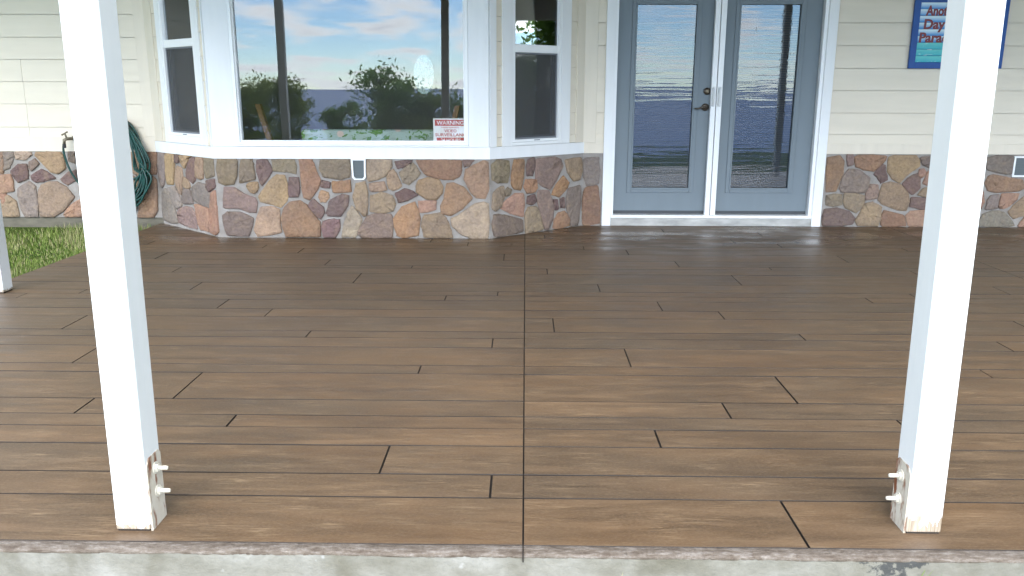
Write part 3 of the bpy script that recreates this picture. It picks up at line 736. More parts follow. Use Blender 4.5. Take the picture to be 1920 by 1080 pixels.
# side windows
def sidewin(fr, k0, k1, c0, c1, o0, o1, rail0, rail1, zbot, slat_z):
    """k0,k1: window casing outer u; o0,o1: vinyl opening; everything along the side facet"""
    casing(fr, k0, o0, ZC, HEAD); casing(fr, o1, k1, ZC, HEAD)
    casing(fr, o0 + .001, o1 - .001, HEAD - .12, HEAD)
    MB().fbox(fr, o0 - .01, o1 + .01, ZC + .001, zbot - .008, -.05, .016).build('window_sill', M['vinyl'], bay_o, bevel=.003)
    fw_ = .030; m_ = MB()
    m_.fbox(fr, o0 + .001, o0 + fw_, zbot - .007, HEAD - .121, -.07, .006); m_.fbox(fr, o1 - fw_, o1 - .001, zbot - .007, HEAD - .121, -.07, .006)
    m_.fbox(fr, o0 + fw_, o1 - fw_, zbot - .007, zbot + .014, -.07, .005); m_.fbox(fr, o0 + fw_, o1 - fw_, HEAD - .16, HEAD - .1215, -.07, .005)
    m_.build('window_frame', M['vinyl'], bay_o, bevel=.002)
    MB().fbox(fr, o0 + fw_, o1 - fw_, rail0, rail1, -.06, .000).build('meeting_rail', M['vinyl'], bay_o, bevel=.003)
    MB().fbox(fr, o0 + fw_, o1 - fw_, rail1, HEAD - .16, -.028, -.024).build('pane', M['glass'], bay_o)
    a, b, c, d = o0 + fw_, o1 - fw_, zbot + .014, rail0
    MB().fbox(fr, a, b, c, d, -.054, -.050).build('pane', M['glass'], bay_o)
    # lower sash rails seen through the screen
    m_ = MB(); s_ = .03
    m_.fbox(fr, a, a + s_, c, d, -.064, -.040); m_.fbox(fr, b - s_, b, c, d, -.064, -.040); m_.fbox(fr, a + s_, b - s_, c, c + s_, -.064, -.040)
    m_.build('sash', M['screenframe'], bay_o)
    sc = MB().fbox(fr, a + .012, b - .012, c + .012, d - .006, -.0205, -.0200).build('insect_screen', M['screen'], bay_o)
    m_ = MB(); m_.fbox(fr, a + .002, a + .014, c, d, -.026, -.014); m_.fbox(fr, b - .014, b - .002, c, d, -.026, -.014); m_.fbox(fr, a + .014, b - .014, c, c + .014, -.026, -.014); m_.fbox(fr, a + .014, b - .014, d - .012, d, -.026, -.014)
    m_.build('screen_frame', M['screenframe'], bay_o)
    MB().fbox(fr, (a + b) / 2 - .03, (a + b) / 2 + .03, zbot + .001, zbot + .008, .005, .012).build('latch', M['screenframe'], bay_o)
L_ = lambda x, y: BL.px(x, y)[0]; R_ = lambda x, y: BR.px(x, y)[0]
sidewin(BL, L_(311, 240), L_(388, 240), 0, 0, L_(318, 240), L_(378, 240), BL.px(335, 88)[1], BL.px(335, 73)[1], BL.px(350, 253)[1], zl)
sidewin(BR, R_(941, 240), R_(1067, 240), 0, 0, R_(960, 240), R_(1050, 240), BR.px(1005, 99)[1], BR.px(1005, 84)[1], BR.px(1005, 263)[1], zz)
casing(BL, L_(394, 240), BL.len - .004, ZC, HEAD); casing(BR, .004, R_(930, 240), ZC, HEAD)
for fr, a, b, par, zs in ((BL, L_(304, 240), L_(311, 240), bay_o, zl), (BL, L_(388, 240), L_(394, 240), bay_o, zl), (BR, R_(930, 240), R_(941, 240), bay_o, zz), (BR, R_(1067, 240), R_(1079, 240), bay_o, zz)):
    zs2 = [ZC + .002] + [z for z in zs if z > ZC + .05]
    for k in range(len(zs2) - 1):
        if zs2[k] < HEAD: lap(fr, a, b, zs2[k], zs2[k + 1], par, -.004)
MB().fbox(BL, -.012, L_(304, 240), ZC, WTOP, -.03, .008).build('corner_board', M['creamtrim'], bay_o, bevel=.002)
MB().fbox(BR, R_(1079, 240), BR.len + .012, ZC, WTOP, -.03, .008).build('corner_board', M['creamtrim'], bay_o, bevel=.002)
bayring(-.07, -.012, HEAD, WTOP).build('bay_head', M['creamtrim'], bay_o)
# narrow backing behind the siding strips and the lower wall
for fr, a, b in ((BL, .0, L_(318, 240)), (BL, L_(378, 240), BL.len), (BR, 0, R_(960, 240)), (BR, R_(1050, 240), BR.len)):
    MB().fbox(fr, a, b, ZC - .01, HEAD, -.068, -.0515).build('backing', M['creamtrim'], bay_o)

# --- french doors
zs0 = MAIN.px(1240, 408)[1]; zs1 = MAIN.px(1240, 402.5)[1]; zdb = MAIN.px(1240, 396)[1]
frame = MB()
frame.fbox(MAIN, dl0, dl1, .001, DTOP + .1, -.05, .030); frame.fbox(MAIN, dr1, dr2, .001, DTOP + .1, -.05, .030); frame.fbox(MAIN, dl1 + .0005, dr1 - .0005, DTOP, DTOP + .1, -.05, .030)
frame = frame.build('door_frame', M['white'], house, bevel=.003)
MB().fbox(MAIN, dl1, dl2, zs1, DTOP - .001, -.10, .016).build('jamb', M['vinyl'], frame, bevel=.002)
MB().fbox(MAIN, dr0, dr1, zs1, DTOP - .001, -.10, .016).build('jamb', M['vinyl'], frame, bevel=.002)
MB().fbox(MAIN, dl1 + .001, dr1 - .001, zs0, zs1, -.10, .034).build('door_sill', M['vinyl'], frame, bevel=.003)
MB().fbox(MAIN, dl1 + .001, dr1 - .001, .001, zs0 - .001, -.05, .020).build('threshold', M['sill'], frame, bevel=.003)
MB().fbox(MAIN, dl2, dr0, zs1, zdb, -.10, -.055).build('door_sweep', M['doordark'], frame)
def door(u0, u1, gl0, gl1, hardware):
    zt = DTOP - .02; g0, g1 = MAIN.px(1240, 354)[1], MAIN.px(1240, 6)[1]
    D0, D1 = -.085, -.042
    m_ = MB(); m_.fbox(MAIN, u0, gl0, zdb, zt, D0, D1); m_.fbox(MAIN, gl1, u1, zdb, zt, D0, D1)
    m_.fbox(MAIN, gl0, gl1, zdb, g0, D0, D1); m_.fbox(MAIN, gl0, gl1, g1, zt, D0, D1)
    dr = m_.build('door', M['door'], house)
    k = .040; mo = MB()
    for a, b, c, d in ((gl0 - k, gl0, g0 - k, g1 + k), (gl1, gl1 + k, g0 - k, g1 + k), (gl0, gl1, g0 - k, g0), (gl0, gl1, g1, g1 + k)):
        mo.fbox(MAIN, a, b, c, d, D1 - .001, D1 + .010)
    mo.build('lite_moulding', M['door'], dr, bevel=.004)
    mo = MB(); k2 = .010
    for a, b, c, d in ((gl0 - k2 + .001, gl0 + .006, g0 - k2, g1 + k2), (gl1 - .006, gl1 + k2 - .001, g0 - k2, g1 + k2), (gl0 + .006, gl1 - .006, g0 - k2, g0 + .006), (gl0 + .006, gl1 - .006, g1 - .006, g1 + k2)):
        mo.fbox(MAIN, a, b, c, d, D1 - .012, D1 + .014)
    mo.build('lite_bead', M['door'], dr, bevel=.003)
    MB().fbox(MAIN, gl0 + .001, gl1 - .001, g0 + .001, g1 - .001, -.062, -.058).build('pane', M['doorglass'], dr)
    sl = MB(); z_ = g0 + .012
    while z_ < g1 - .055:
        c_ = []
        for dz_, dd_ in ((0, -.0675), (.0175, -.0735)):
            c_ += [MAIN.at(gl0 + .006, z_ + dz_, dd_), MAIN.at(gl1 - .006, z_ + dz_, dd_), MAIN.at(gl1 - .006, z_ + dz_, dd_ - .001), MAIN.at(gl0 + .006, z_ + dz_, dd_ - .001)]
        sl.hexa(c_); z_ += .0205
    tag(sl.build('blind_slats', M['blind'], dr), kind='stuff')
    MB().fbox(MAIN, gl0 + .004, gl1 - .004, g1 - .05, g1 - .003, -.078, -.066).build('blind_header', M['doordark'], dr)
    return dr
dL = door(dl2 + .004, sl1 + .006, MAIN.px(1184, 350)[0], MAIN.px(1293, 350)[0], True)
dR = door(sl3 - .006, dr0 - .004, MAIN.px(1370, 350)[0], MAIN.px(1480, 350)[0], False)
# retractable screen: two slim white stiles with pull handles
for a, b in ((sl1, sl2 - .0035), (sl2 + .0035, sl3)):
    st = MB().fbox(MAIN, a, b, zs1 + .0005, DTOP - .001, -.030, .012).build('screen_stile', M['vinyl'], frame, bevel=.002)
    hz0, hz1 = MAIN.px(1340, 198)[1], MAIN.px(1340, 165)[1]; c = (a + b) / 2
    MB().tube([MAIN.at(c - .008, hz0, .012), MAIN.at(c - .008, hz0 + .012, .028), MAIN.at(c - .008, hz1 - .012, .028), MAIN.at(c - .008, hz1, .012)], .006, 8).build('pull_handle', M['clear'], st, True)
    MB().fbox(MAIN, c - .014, c + .014, hz0 - .012, hz1 + .012, .0115, .015).build('handle_plate', M['clear'], st, bevel=.001)
def disc(fr, u, z, d0, d1, r, n=20, r2=None): return MB().tube([fr.at(u, z, d0), fr.at(u, z, d0 + (d1 - d0) * .7), fr.at(u, z, d1)], [r, r, r2 or r * .85], n)
ud, zd = MAIN.px(1325.5, 171, -.04); ul, zl_ = MAIN.px(1322, 201, -.04)
kb = disc(MAIN, ud, zd, -.042, -.022, .032).build('deadbolt', M['bronze'], dL, True); disc(MAIN, ud, zd, -.022, -.012, .018, r2=.014).build('key_cylinder', M['brass'], kb, True)
lv = disc(MAIN, ul, zl_, -.042, -.026, .033).build('lever_handle', M['bronze'], dL, True)
MB().tube([MAIN.at(ul, zl_, -.03), MAIN.at(ul, zl_, .012), MAIN.at(ul - .012, zl_ + .002, .020), MAIN.at(ul - .045, zl_ - .002, .022), MAIN.at(ul - .075, zl_ - .012, .020), MAIN.at(ul - .105, zl_ - .010, .018)], [.011, .011, .010, .008, .007, .006], 10).build('lever', M['bronze'], lv, True)
# blind cord with its tassel inside the right door
cu, cz = MAIN.px(1418, 55, -.07); ptc = []
for k in range(26):
    t = k / 25; ptc.append(MAIN.at(cu + .006 * math.sin(t * 9) - .012 * t + (.03 * max(0, t - .9)), MAIN.px(1418, 5, -.07)[1] + (MAIN.px(1418, 195, -.07)[1] - MAIN.px(1418, 5, -.07)[1]) * t, -.070))
cord = MB().tube(ptc, .0028, 6).build('blind_cord', M['screenframe'], dR, True)
MB().tube([MAIN.at(cu, cz + .03, -.07), MAIN.at(cu, cz + .005, -.07), MAIN.at(cu, cz - .012, -.07), MAIN.at(cu, cz - .025, -.07)], [.004, .013, .012, .005], 8).build('tassel', M['screenframe'], cord, True)
# hinge side: blinds closed inside are out of sight; crawl space vents
def vent(fr, x0, x1, y0, y1, taper):
    u0, zt = fr.px(x0, y0, .02); u1, zb_ = fr.px(x1, y1, .02)
    t = .015; d0, d1 = -.01, .022
    def fourside(mb, iu, iz, e0, e1, tp):
        return mb
    c = [(u0, zt), (u1, zt), (u1 - taper * .25, zb_ + taper), (u1 - taper * 1.2, zb_), (u0 + taper * 1.2, zb_), (u0 + taper * .25, zb_ + taper)] if taper else [(u0, zt), (u1, zt), (u1, zb_), (u0, zb_)]
    ctr = (sum(p[0] for p in c) / len(c), sum(p[1] for p in c) / len(c)); n = len(c)
    inn = [(ctr[0] + (p[0] - ctr[0]) * (1 - 2 * t / (u1 - u0)), ctr[1] + (p[1] - ctr[1]) * (1 - 2 * t / (zt - zb_))) for p in c]
    v = [fr.at(*p, d0) for p in c] + [fr.at(*p, d1) for p in c] + [fr.at(*p, d1) for p in inn] + [fr.at(*p, d1 - .016) for p in inn]
    f = []
    for L in range(3):
        for i in range(n): f.append((L * n + i, L * n + (i + 1) % n, L * n + n + (i + 1) % n, L * n + n + i))
    b = MB(); b.v = v; b.f = f
    vt = b.build('vent', M['vinyl'], house)
    nl = 7; zi0 = min(p[1] for p in inn); zi1 = max(p[1] for p in inn); a0 = inn[0][0] + .002; a1 = inn[1][0] - .002
    fl_ = MB(); fl_.v = [fr.at(*p, d1 - .0155) for p in inn]; fl_.f = [tuple(range(n))]; fl_.build('back_plate', M['ventgrey'], vt)
    for k in range(nl):
        z0 = zi0 + (zi1 - zi0) * k / nl; ins = max(0, taper - (z0 - zi0)) * 1.0 if taper else 0
        MB().fbox(fr, a0 + ins, a1 - ins, z0 + .002, z0 + (zi1 - zi0) / nl * .72, d1 - .0145, d1 - .010).build('louvre', M['ventgrey'], vt)
vent(BF, 657.5, 687, 296.5, 337.5, .02)
vent(MAIN, 1903, 1936, 293, 332, 0)
# room behind the glass
room = MB()
room.box((-6, 11.6, -.2), (7, 11.7, 2.95)); room.box((-6.1, 7.8, -.2), (-6, 11.7, 2.95)); room.box((7, 7.8, -.2), (7.1, 11.7, 2.95))
room.build('room_wall', M['inner'], house)
MB().box((-6, 7.79, 2.9), (7, 11.6, 2.949)).build('room_ceiling', M['inner'], house)
MB().box((-6, 7.79, -.05), (7, 11.6, .05)).build('room_floor', M['innerfloor'], house)
pf = [BL.at(0, 0, -.14), BL.at(BL.len, 0, -.14), BR.at(0, 0, -.14), BR.at(BR.len, 0, -.14)]
for z, nm in ((.045, 'bay_floor'), (2.9, 'bay_ceiling')):
    v = [Vector((p.x, p.y, z)) for p in pf] + [Vector((p.x, p.y, z - .04)) for p in pf]
    new(nm, v, [(0, 1, 2, 3), (7, 6, 5, 4), (0, 4, 5, 1), (1, 5, 6, 2), (2, 6, 7, 3), (3, 7, 4, 0)], M['innerfloor' if z < 1 else 'inner'], house)
PXL = -3.66
MB().box((-12, 5.0, 2.72), (PXL, 7.59, 2.949)).build('shade_overhang', M['ceil'], house)  # unseen deep overhang, added to keep sky and sun off the left siding
MB().box((-12, 7.5, 3.201), (12, 12, 3.5)).build('eave', M['creamtrim'], house)
hm = MB(); hm.v = [Vector(p) for p in ((-12.4, 7.0, 3.515), (12.4, 7.0, 3.515), (12.4, 12.6, 3.515), (-12.4, 12.6, 3.515), (-12.4, 9.8, 5.05), (12.4, 9.8, 5.05))]
hm.f = [(0, 1, 5, 4), (2, 3, 4, 5), (0, 4, 3), (1, 2, 5), (0, 3, 2, 1)]
hm.build('roof', M['shingle'], house)
ow = MB(); ow.box((-12, 11.9, -.5), (12, 12, 3.2)); ow.box((-12, 7.79, -.5), (-11.9, 11.9, 3.2)); ow.box((11.9, 7.79, -.5), (12, 11.9, 3.2)); ow.build('outer_wall', M['cream'], house)

# ------------------------------------------------------------------ porch roof
PX0, PX1 = -3.62, 9.0
pr = thing('porch_roof', 'low porch roof with painted board ceiling carried by white posts', 'roof', (2.6, 4.6, 2.9))
MB().box((PX0, 1.72, 3.08), (PX1, WY - .04, 3.18)).build('ceiling', M['ceil'], pr)
MB().box((PX0 + .14, 2.09, 2.84), (PX1 - .1, 2.22, 3.08)).build('front_beam', M['white'], pr, bevel=.004)
MB().box((PX0 + .14, 2.221, 2.84), (PX0 + .27, WY - .05, 3.08)).build('end_beam', M['white'], pr, bevel=.004)
MB().box((PX1 - .45, 2.221, 2.44), (PX1 - .32, WY - .05, 3.08)).build('end_beam', M['white'], pr, bevel=.004)
MB().box((PX0 - .02, 1.68, 3.06), (PX1 + .02, 1.72, 3.25)).build('fascia', M['white'], pr, bevel=.003)
v = [(PX0 - .03, 1.6, 3.185), (PX1 + .03, 1.6, 3.185), (PX1 + .03, WY - .13, 3.44), (PX0 - .03, WY - .13, 3.44), (PX0 - .03, 1.6, 3.255), (PX1 + .03, 1.6, 3.255), (PX1 + .03, WY - .13, 3.51), (PX0 - .03, WY - .13, 3.51)]
MB().hexa(v).build('roof_deck', M['shingle'], pr)
# ------------------------------------------------------------------ posts
def post(x0, x1, y0, label, side=0, top=2.84, zb=(0, 0), flake=.03, lean=0.0):
    wd = x1 - x0; y1 = y0 + wd; xc = (x0 + x1) / 2
    t = thing('porch_post', label, 'post', (xc, y0 + wd / 2, 0), 'white posts carrying the porch roof')
    MB().box((x0 + .004, y0 + .004, -.003), (x1 - .004, y1 - .004, .007)).build('contact_shade', M['joint'], t)  # near-black block under the shaft, contact shade painted as a dark line
    MB().box((x0, y0, .0055), (x1, y1, top)).build('shaft', M['post'], t, bevel=.004)
    sh_ = t.children[-1] if False else [o for o in COL.objects if o.parent is t and o.name.startswith('shaft')][0]
    sh_.color = (flake, 0, 0, 1)
    for v_ in sh_.data.vertices: v_.co.x += lean * v_.co.z
    if side:
        xs = x1 if side > 0 else x0; s = side
        a, b = sorted((xs - .001 * s, xs + .005 * s))
        z1 = zb[0] + .045
        v = []; prof = [(y0 + .006, -.003), (y1 - .002, -.003), (y1 - .002, z1 - .012), (y1 - .016, z1), (y0 + .026, z1), (y0 + .006, z1 - .02)]
        for x in (a, b): v += [(x, p, q) for p, q in prof]
        n = len(prof); f = [tuple(range(n)), tuple(range(2 * n - 1, n - 1, -1))] + [(i, n + i, n + (i + 1) % n, (i + 1) % n) for i in range(n)]
        m_ = MB(); m_.v = [Vector(p) for p in v]; m_.f = f
        br = m_.build('bracket', M['bracket'], t)
        for zq in zb:
            yb = (y0 + y1) / 2 + .008; xq = xs + .005 * s
            bo = MB().tube([(xq - .004 * s, yb, zq), (xq + .030 * s, yb, zq), (xq + .036 * s, yb, zq)], [.0062, .0062, .005], 10).build('bolt', M['bolt'], br)
            MB().tube([(xq, yb, zq), (xq + .010 * s, yb, zq)], .0125, 6).build('nut', M['bolt'], bo)
            MB().tube([(xq - .001 * s, yb, zq), (xq + .0025 * s, yb, zq)], .018, 14).build('washer', M['bolt'], bo)
    return t
pl0, pl1 = onz(218.5, 996), onz(283.5, 996); pr0, pr1 = onz(1698.5, 1001.5), onz(1763, 1001.5)
PY = (pl0.y + pr0.y) / 2
def sidez(X, x, y): d = ray(x, y); t = X / d.x; return (CAM + d * t)
bzl = [sidez(pl1.x, 281, y).z for y in (884, 932)]; bzr = [sidez(pr0.x, 1690, y).z for y in (888, 936)]
print('post', pl0, pl1, pr0, pr1, 'bolts', bzl, bzr)
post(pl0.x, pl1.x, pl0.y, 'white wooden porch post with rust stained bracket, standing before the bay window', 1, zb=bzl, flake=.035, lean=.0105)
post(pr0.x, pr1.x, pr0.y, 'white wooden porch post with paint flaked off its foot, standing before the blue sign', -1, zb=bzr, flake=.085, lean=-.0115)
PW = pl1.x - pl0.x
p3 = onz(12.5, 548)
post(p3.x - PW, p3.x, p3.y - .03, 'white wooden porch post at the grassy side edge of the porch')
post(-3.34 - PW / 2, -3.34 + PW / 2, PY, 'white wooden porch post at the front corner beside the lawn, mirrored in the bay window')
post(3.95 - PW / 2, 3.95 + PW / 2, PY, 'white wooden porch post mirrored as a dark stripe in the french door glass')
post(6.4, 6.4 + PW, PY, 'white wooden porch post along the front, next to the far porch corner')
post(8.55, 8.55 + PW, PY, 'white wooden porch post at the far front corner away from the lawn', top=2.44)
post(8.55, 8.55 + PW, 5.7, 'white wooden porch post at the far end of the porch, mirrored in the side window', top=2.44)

# ------------------------------------------------------------------ hose, faucet, hanger
hg = thing('hose_hanger', 'black hose hanger fixed to the cream siding above the stone', 'hanger', MAIN.at(*MAIN.px(222, 240, .05), .0))
hu, hz = MAIN.px(222, 232, .06)
m_ = MB().fbox(MAIN, hu - .07, hu + .05, hz - .22, hz + .06, .006, .016); m_.build('back_plate', M['hosebracket'], hg, bevel=.003)
pts = [MAIN.at(hu + .14 * math.sin(a), hz - .06 + .12 * math.cos(a), d) for a in [R(k) for k in range(-70, 71, 14)] for d in (.015,)]
arc = MB()
for i in range(10):
    a0, a1 = R(-70 + 14 * i), R(-70 + 14 * (i + 1)); c = []
    for d in (.012, .11):
        for aa, rr in ((a0, .125), (a1, .125), (a1, .132), (a0, .132)): c.append(MAIN.at(hu + rr * math.sin(aa), hz - .09 + rr * math.cos(aa), d))
    arc.hexa([c[0], c[1], c[2], c[3], c[4], c[5], c[6], c[7]])
arc.build('saddle', M['hosebracket'], hg)
MB().fbox(MAIN, hu - .125, hu + .055, hz - .10, hz + .062, .108, .116).build('front_lip', M['hosebracket'], hg, bevel=.01)
rh = random.Random(2); path = []
fu, fz = MAIN.px(121, 268, .10)
bot = MAIN.px(225, 392, .06)[1]; topz = hz + .042
path += [(fu - .004, fz, .10), (fu - .018, fz - .05, .10), (fu - .012, fz - .14, .095), (fu + .02, fz - .26, .09), (fu + .08, fz - .37, .08), (fu + .16, fz - .44, .07), (fu + .27, fz - .47, .06), (fu + .36, fz - .42, .06)]
turns = 11
for tno in range(turns):
    a = .160 + rh.uniform(-.045, .045) + (.02 if tno % 3 == 0 else 0); dz = rh.uniform(-.02, .10); dep = .030 + .085 * rh.random(); sk = rh.uniform(-.04, .05)
    for k in range(20):
        th = 2 * math.pi * (k / 20) + math.pi * .62
        s_, c_ = math.sin(th), math.cos(th)
        zt, zb_ = topz - tno * .0006, bot + dz
        zc, zr = (zt + zb_) / 2, (zt - zb_) / 2
        wid = a * (1.0 - .22 * c_) + .016 * math.sin(3 * th + tno)
        path.append((hu + .012 + wid * s_ + sk * (1 - c_) * .5, zc + zr * c_, dep + .02 * (1 + c_) / 2 + .012 * math.sin(2 * th + tno)))
P3 = [MAIN.at(u, z, d) for u, z, d in path]
def catmull(P, n=4):
    o = []
    for i in range(len(P) - 1):
        a, b, c, d = P[max(i - 1, 0)], P[i], P[i + 1], P[min(i + 2, len(P) - 1)]
        for k in range(n):
            t = k / n; o.append(.5 * ((2 * b) + (c - a) * t + (2 * a - 5 * b + 4 * c - d) * t * t + (3 * b - a - 3 * c + d) * t ** 3))
    return o + [P[-1]]
hose = MB().tube(catmull(P3, 4), .0095, 8).build('garden_hose', M['hose'], None, True)
tag(hose, 'coiled dark green garden hose hanging on the house wall', 'hose')
fc = thing('faucet', 'small weathered brass garden faucet on the cream base board', 'faucet', MAIN.at(fu, fz, .02))
MB().tube([MAIN.at(fu + .05, fz + .035, .005), MAIN.at(fu + .045, fz + .036, .05), MAIN.at(fu + .02, fz + .036, .085), MAIN.at(fu, fz + .025, .10), MAIN.at(fu - .004, fz - .012, .10)], [.014, .014, .015, .014, .013], 10).build('spout', M['brass'], fc, True)
MB().tube([MAIN.at(fu + .05, fz + .035, .0), MAIN.at(fu + .05, fz + .035, .012)], .028, 14).build('flange', M['brass'], fc)
MB().tube([MAIN.at(fu + .018, fz + .04, .085), MAIN.at(fu + .010, fz + .082, .095)], .008, 8).build('stem', M['brass'], fc)
MB().tube([MAIN.at(fu - .018, fz + .070, .10), MAIN.at(fu + .010, fz + .085, .095), MAIN.at(fu + .034, fz + .100, .09)], [.008, .006, .008], 8).build('handle', M['brass'], fc)
MB().tube([MAIN.at(fu - .004, fz - .008, .10), MAIN.at(fu - .006, fz - .045, .10)], .0155, 12).build('coupling', M['hosebracket'], fc)

# ------------------------------------------------------------------ painted wall sign
def text(name, s, fr, u, z, d, size, m_, parent, depth=.004, align='LEFT', sx=1.0, bold=0.0, shear=0.0):
    cu = bpy.data.curves.new(name, 'FONT'); cu.body = s; cu.size = size; cu.extrude = depth; cu.align_x = align; cu.offset = bold; cu.shear = shear; cu.resolution_u = 3
    tmp = bpy.data.objects.new(name, cu); COL.objects.link(tmp)
    dg_ = bpy.context.evaluated_depsgraph_get(); me = bpy.data.meshes.new_from_object(tmp.evaluated_get(dg_))
    bpy.data.objects.remove(tmp)
    rot = Matrix((fr.u, Vector((0, 0, 1)), fr.n)).transposed().to_4x4()
    me.transform(Matrix.Translation(fr.at(u, z, d)) @ rot @ Matrix.Diagonal((sx, 1, 1, 1)))
    return link(name, me, m_, parent)
SD = .03
su0, sz0 = MAIN.px(1702.5, 128.5, SD); su1 = MAIN.px(1877, 131, SD)[0]; sz1 = MAIN.px(1712, -15, SD)[1]
iu0 = MAIN.px(1716, 112, SD)[0]; iu1 = su1 - (iu0 - su0); iz0 = MAIN.px(1716, 116.8, SD)[1]; iz1 = MAIN.px(1726, 3.9, SD)[1]
sg = thing('wall_sign', 'blue framed slatted wooden sign painted with sea and red lettering on the siding', 'sign', MAIN.at((su0 + su1) / 2, sz0, .01))
MB().fbox(MAIN, su0 + .004, su1 - .004, sz0 + .004, sz1 - .004, .004, .016).build('back_board', M['blue'], sg)
for a, b, c, d in ((su0, iu0, sz0, sz1), (iu1, su1, sz0, sz1), (iu0 + .0005, iu1 - .0005, sz0, iz0), (iu0 + .0005, iu1 - .0005, iz1, sz1)):
    MB().fbox(MAIN, a, b, c, d, .012, .034).build('frame_board', M['blue'], sg, bevel=.002)
ns = 9; sh = (iz1 - iz0) / ns; SL = []
for k in range(ns):
    z0 = iz0 + k * sh
    SL.append(MB().fbox(MAIN, iu0 + .002, iu1 - .002, z0 + .0016, z0 + sh - .0016, .0165, .0235).build('slat', M['slatsea'] if k < 3 else M['slatsky'], sg, bevel=.0015))
iw = iu1 - iu0
for s_, k, us, sz in (('Another', 7.05, .075, 2.05), ('Day in', 5.05, .055, 2.05), ('Paradise', 3.05, .015, 2.05)):
    text('lettering', s_, MAIN, iu0 + iw * us, iz0 + k * sh, .024, sh * sz, M['letter'], sg, .004, sx={'Another': .76, 'Day in': .98, 'Paradise': 1.0}[s_], bold=.0035, shear=.05)

# ------------------------------------------------------------------ behind the bay window: notice, film, daybed
ND = GD - .014
wu0, wz1 = BF.px(812, 222, ND); wu1 = wu0 + .36; wz0 = wz1 - .29
ws = thing('warning_sign', 'white and red video surveillance notice in the corner of the bay window', 'sign', BF.at((wu0 + wu1) / 2, wz0, ND))
MB().fbox(BF, wu0, wu1, wz0, wz1, ND - .004, ND).build('board', M['signwhite'], ws)
px2 = lambda y: BF.px(840, y, ND)[1]
ux = lambda x: BF.px(x, 240, ND)[0]
MB().fbox(BF, ux(815.5), wu1 - .015, px2(236), px2(224.6), ND, ND + .0012).build('band', M['red'], ws)
MB().fbox(BF, ux(818.5), wu1 - .020, px2(271), px2(258), ND, ND + .0012).build('band', M['red'], ws)
def fit(s_, x0, x1, y0, y1, m_, al='LEFT'):
    hgt = px2(y0) - px2(y1); o = text('lettering', s_, BF, 0, 0, 0, 1, m_, None, .0006, bold=.012)
    xs = [v.co.x for v in o.data.vertices]; zs = [v.co.z for v in o.data.vertices]
    a, b = min(xs), max(xs); c, d = min(zs), max(zs); u0, u1 = ux(x0), ux(x1); y_ = [v.co.y for v in o.data.vertices]
    for v in o.data.vertices:
        tu = u0 + (v.co.x - a) / (b - a) * (u1 - u0); tz = px2(y1) + (v.co.z - c) / (d - c) * hgt
        p = BF.at(tu, tz, ND + .0018 + (max(y_) - v.co.y) * .4); v.co = p
    put(o, ws); return o
fit('WARNING', 819, 869.5, 226.5, 234, M['signwhite']); fit('Premises protected by', 827, 861, 237.6, 240.6, M['red'])
fit('VIDEO', 833, 856, 242.6, 248.2, M['red']); fit('SURVEILLANCE', 816, 879, 249.8, 255.6, M['red']); fit('24 HOURS', 826, 864, 259.5, 266, M['signwhite'])
# oval film
ou, oz = BF.px(794.5, 140, GD - .008); ov = []; nn = 28
for k in range(nn):
    a = 2 * math.pi * k / nn; ov.append(BF.at(ou + .083 * math.cos(a), oz + .155 * math.sin(a), GD - .007))
ov += [p - BF.n * .003 for p in ov]
oo = new('oval_film', ov, [tuple(range(nn)), tuple(range(2 * nn - 1, nn - 1, -1))] + [(i, nn + i, nn + (i + 1) % nn, (i + 1) % nn) for i in range(nn)], M['frost'])
tag(oo, 'pale frosted oval film on the bay window glass', 'window film')
db = thing('daybed', 'daybed with floral cushion and wooden end posts behind the bay window', 'daybed', (-1.7, by + .75, .05))
yb = by + .55
def atY(x, y, Y):
    d = ray(x, y); return CAM + d * (Y / d.y)
c0 = atY(563, 243, yb); c1 = atY(828, 241, yb)
MB().box((c0.x, yb, .40), (c1.x, yb + .14, c0.z)).build('cushion', M['floral'], db, bevel=.03, seg=3)
MB().box((c0.x - .05, yb + .15, .30), (c1.x + .1, yb + .8, .42)).build('seat', M['floral'], db, bevel=.03, seg=3)
for (xa, ya, xb, yb2) in ((484, 195, 505, 258), (858, 198, 846, 250)):
    a = atY(xa, ya, yb + .05); b = atY(xb, yb2, yb - .02); c = Vector((b.x + (b.x - a.x) * 1.5, b.y - .02, .05)); q = Vector((.022, 0, 0)); e = Vector((0, .03, 0))
    mm = MB()
    for s_, t_ in ((a, b), (b, c)):
        mm.hexa([t_ - q - e, t_ + q - e, t_ + q + e, t_ - q + e, s_ - q - e, s_ + q - e, s_ + q + e, s_ - q + e])
    mm.build('end_post', M['wood'], db)
MB().box((c0.x - .3, yb + .16, .24), (c1.x + .14, yb + .78, .299)).build('base', M['wood'], db, bevel=.004)
for x in (c0.x - .2, c1.x + .05):
    for y in (yb + .2, yb + .7): MB().box((x - .025, y - .025, .05), (x + .025, y + .025, .24)).build('leg', M['wood'], db)

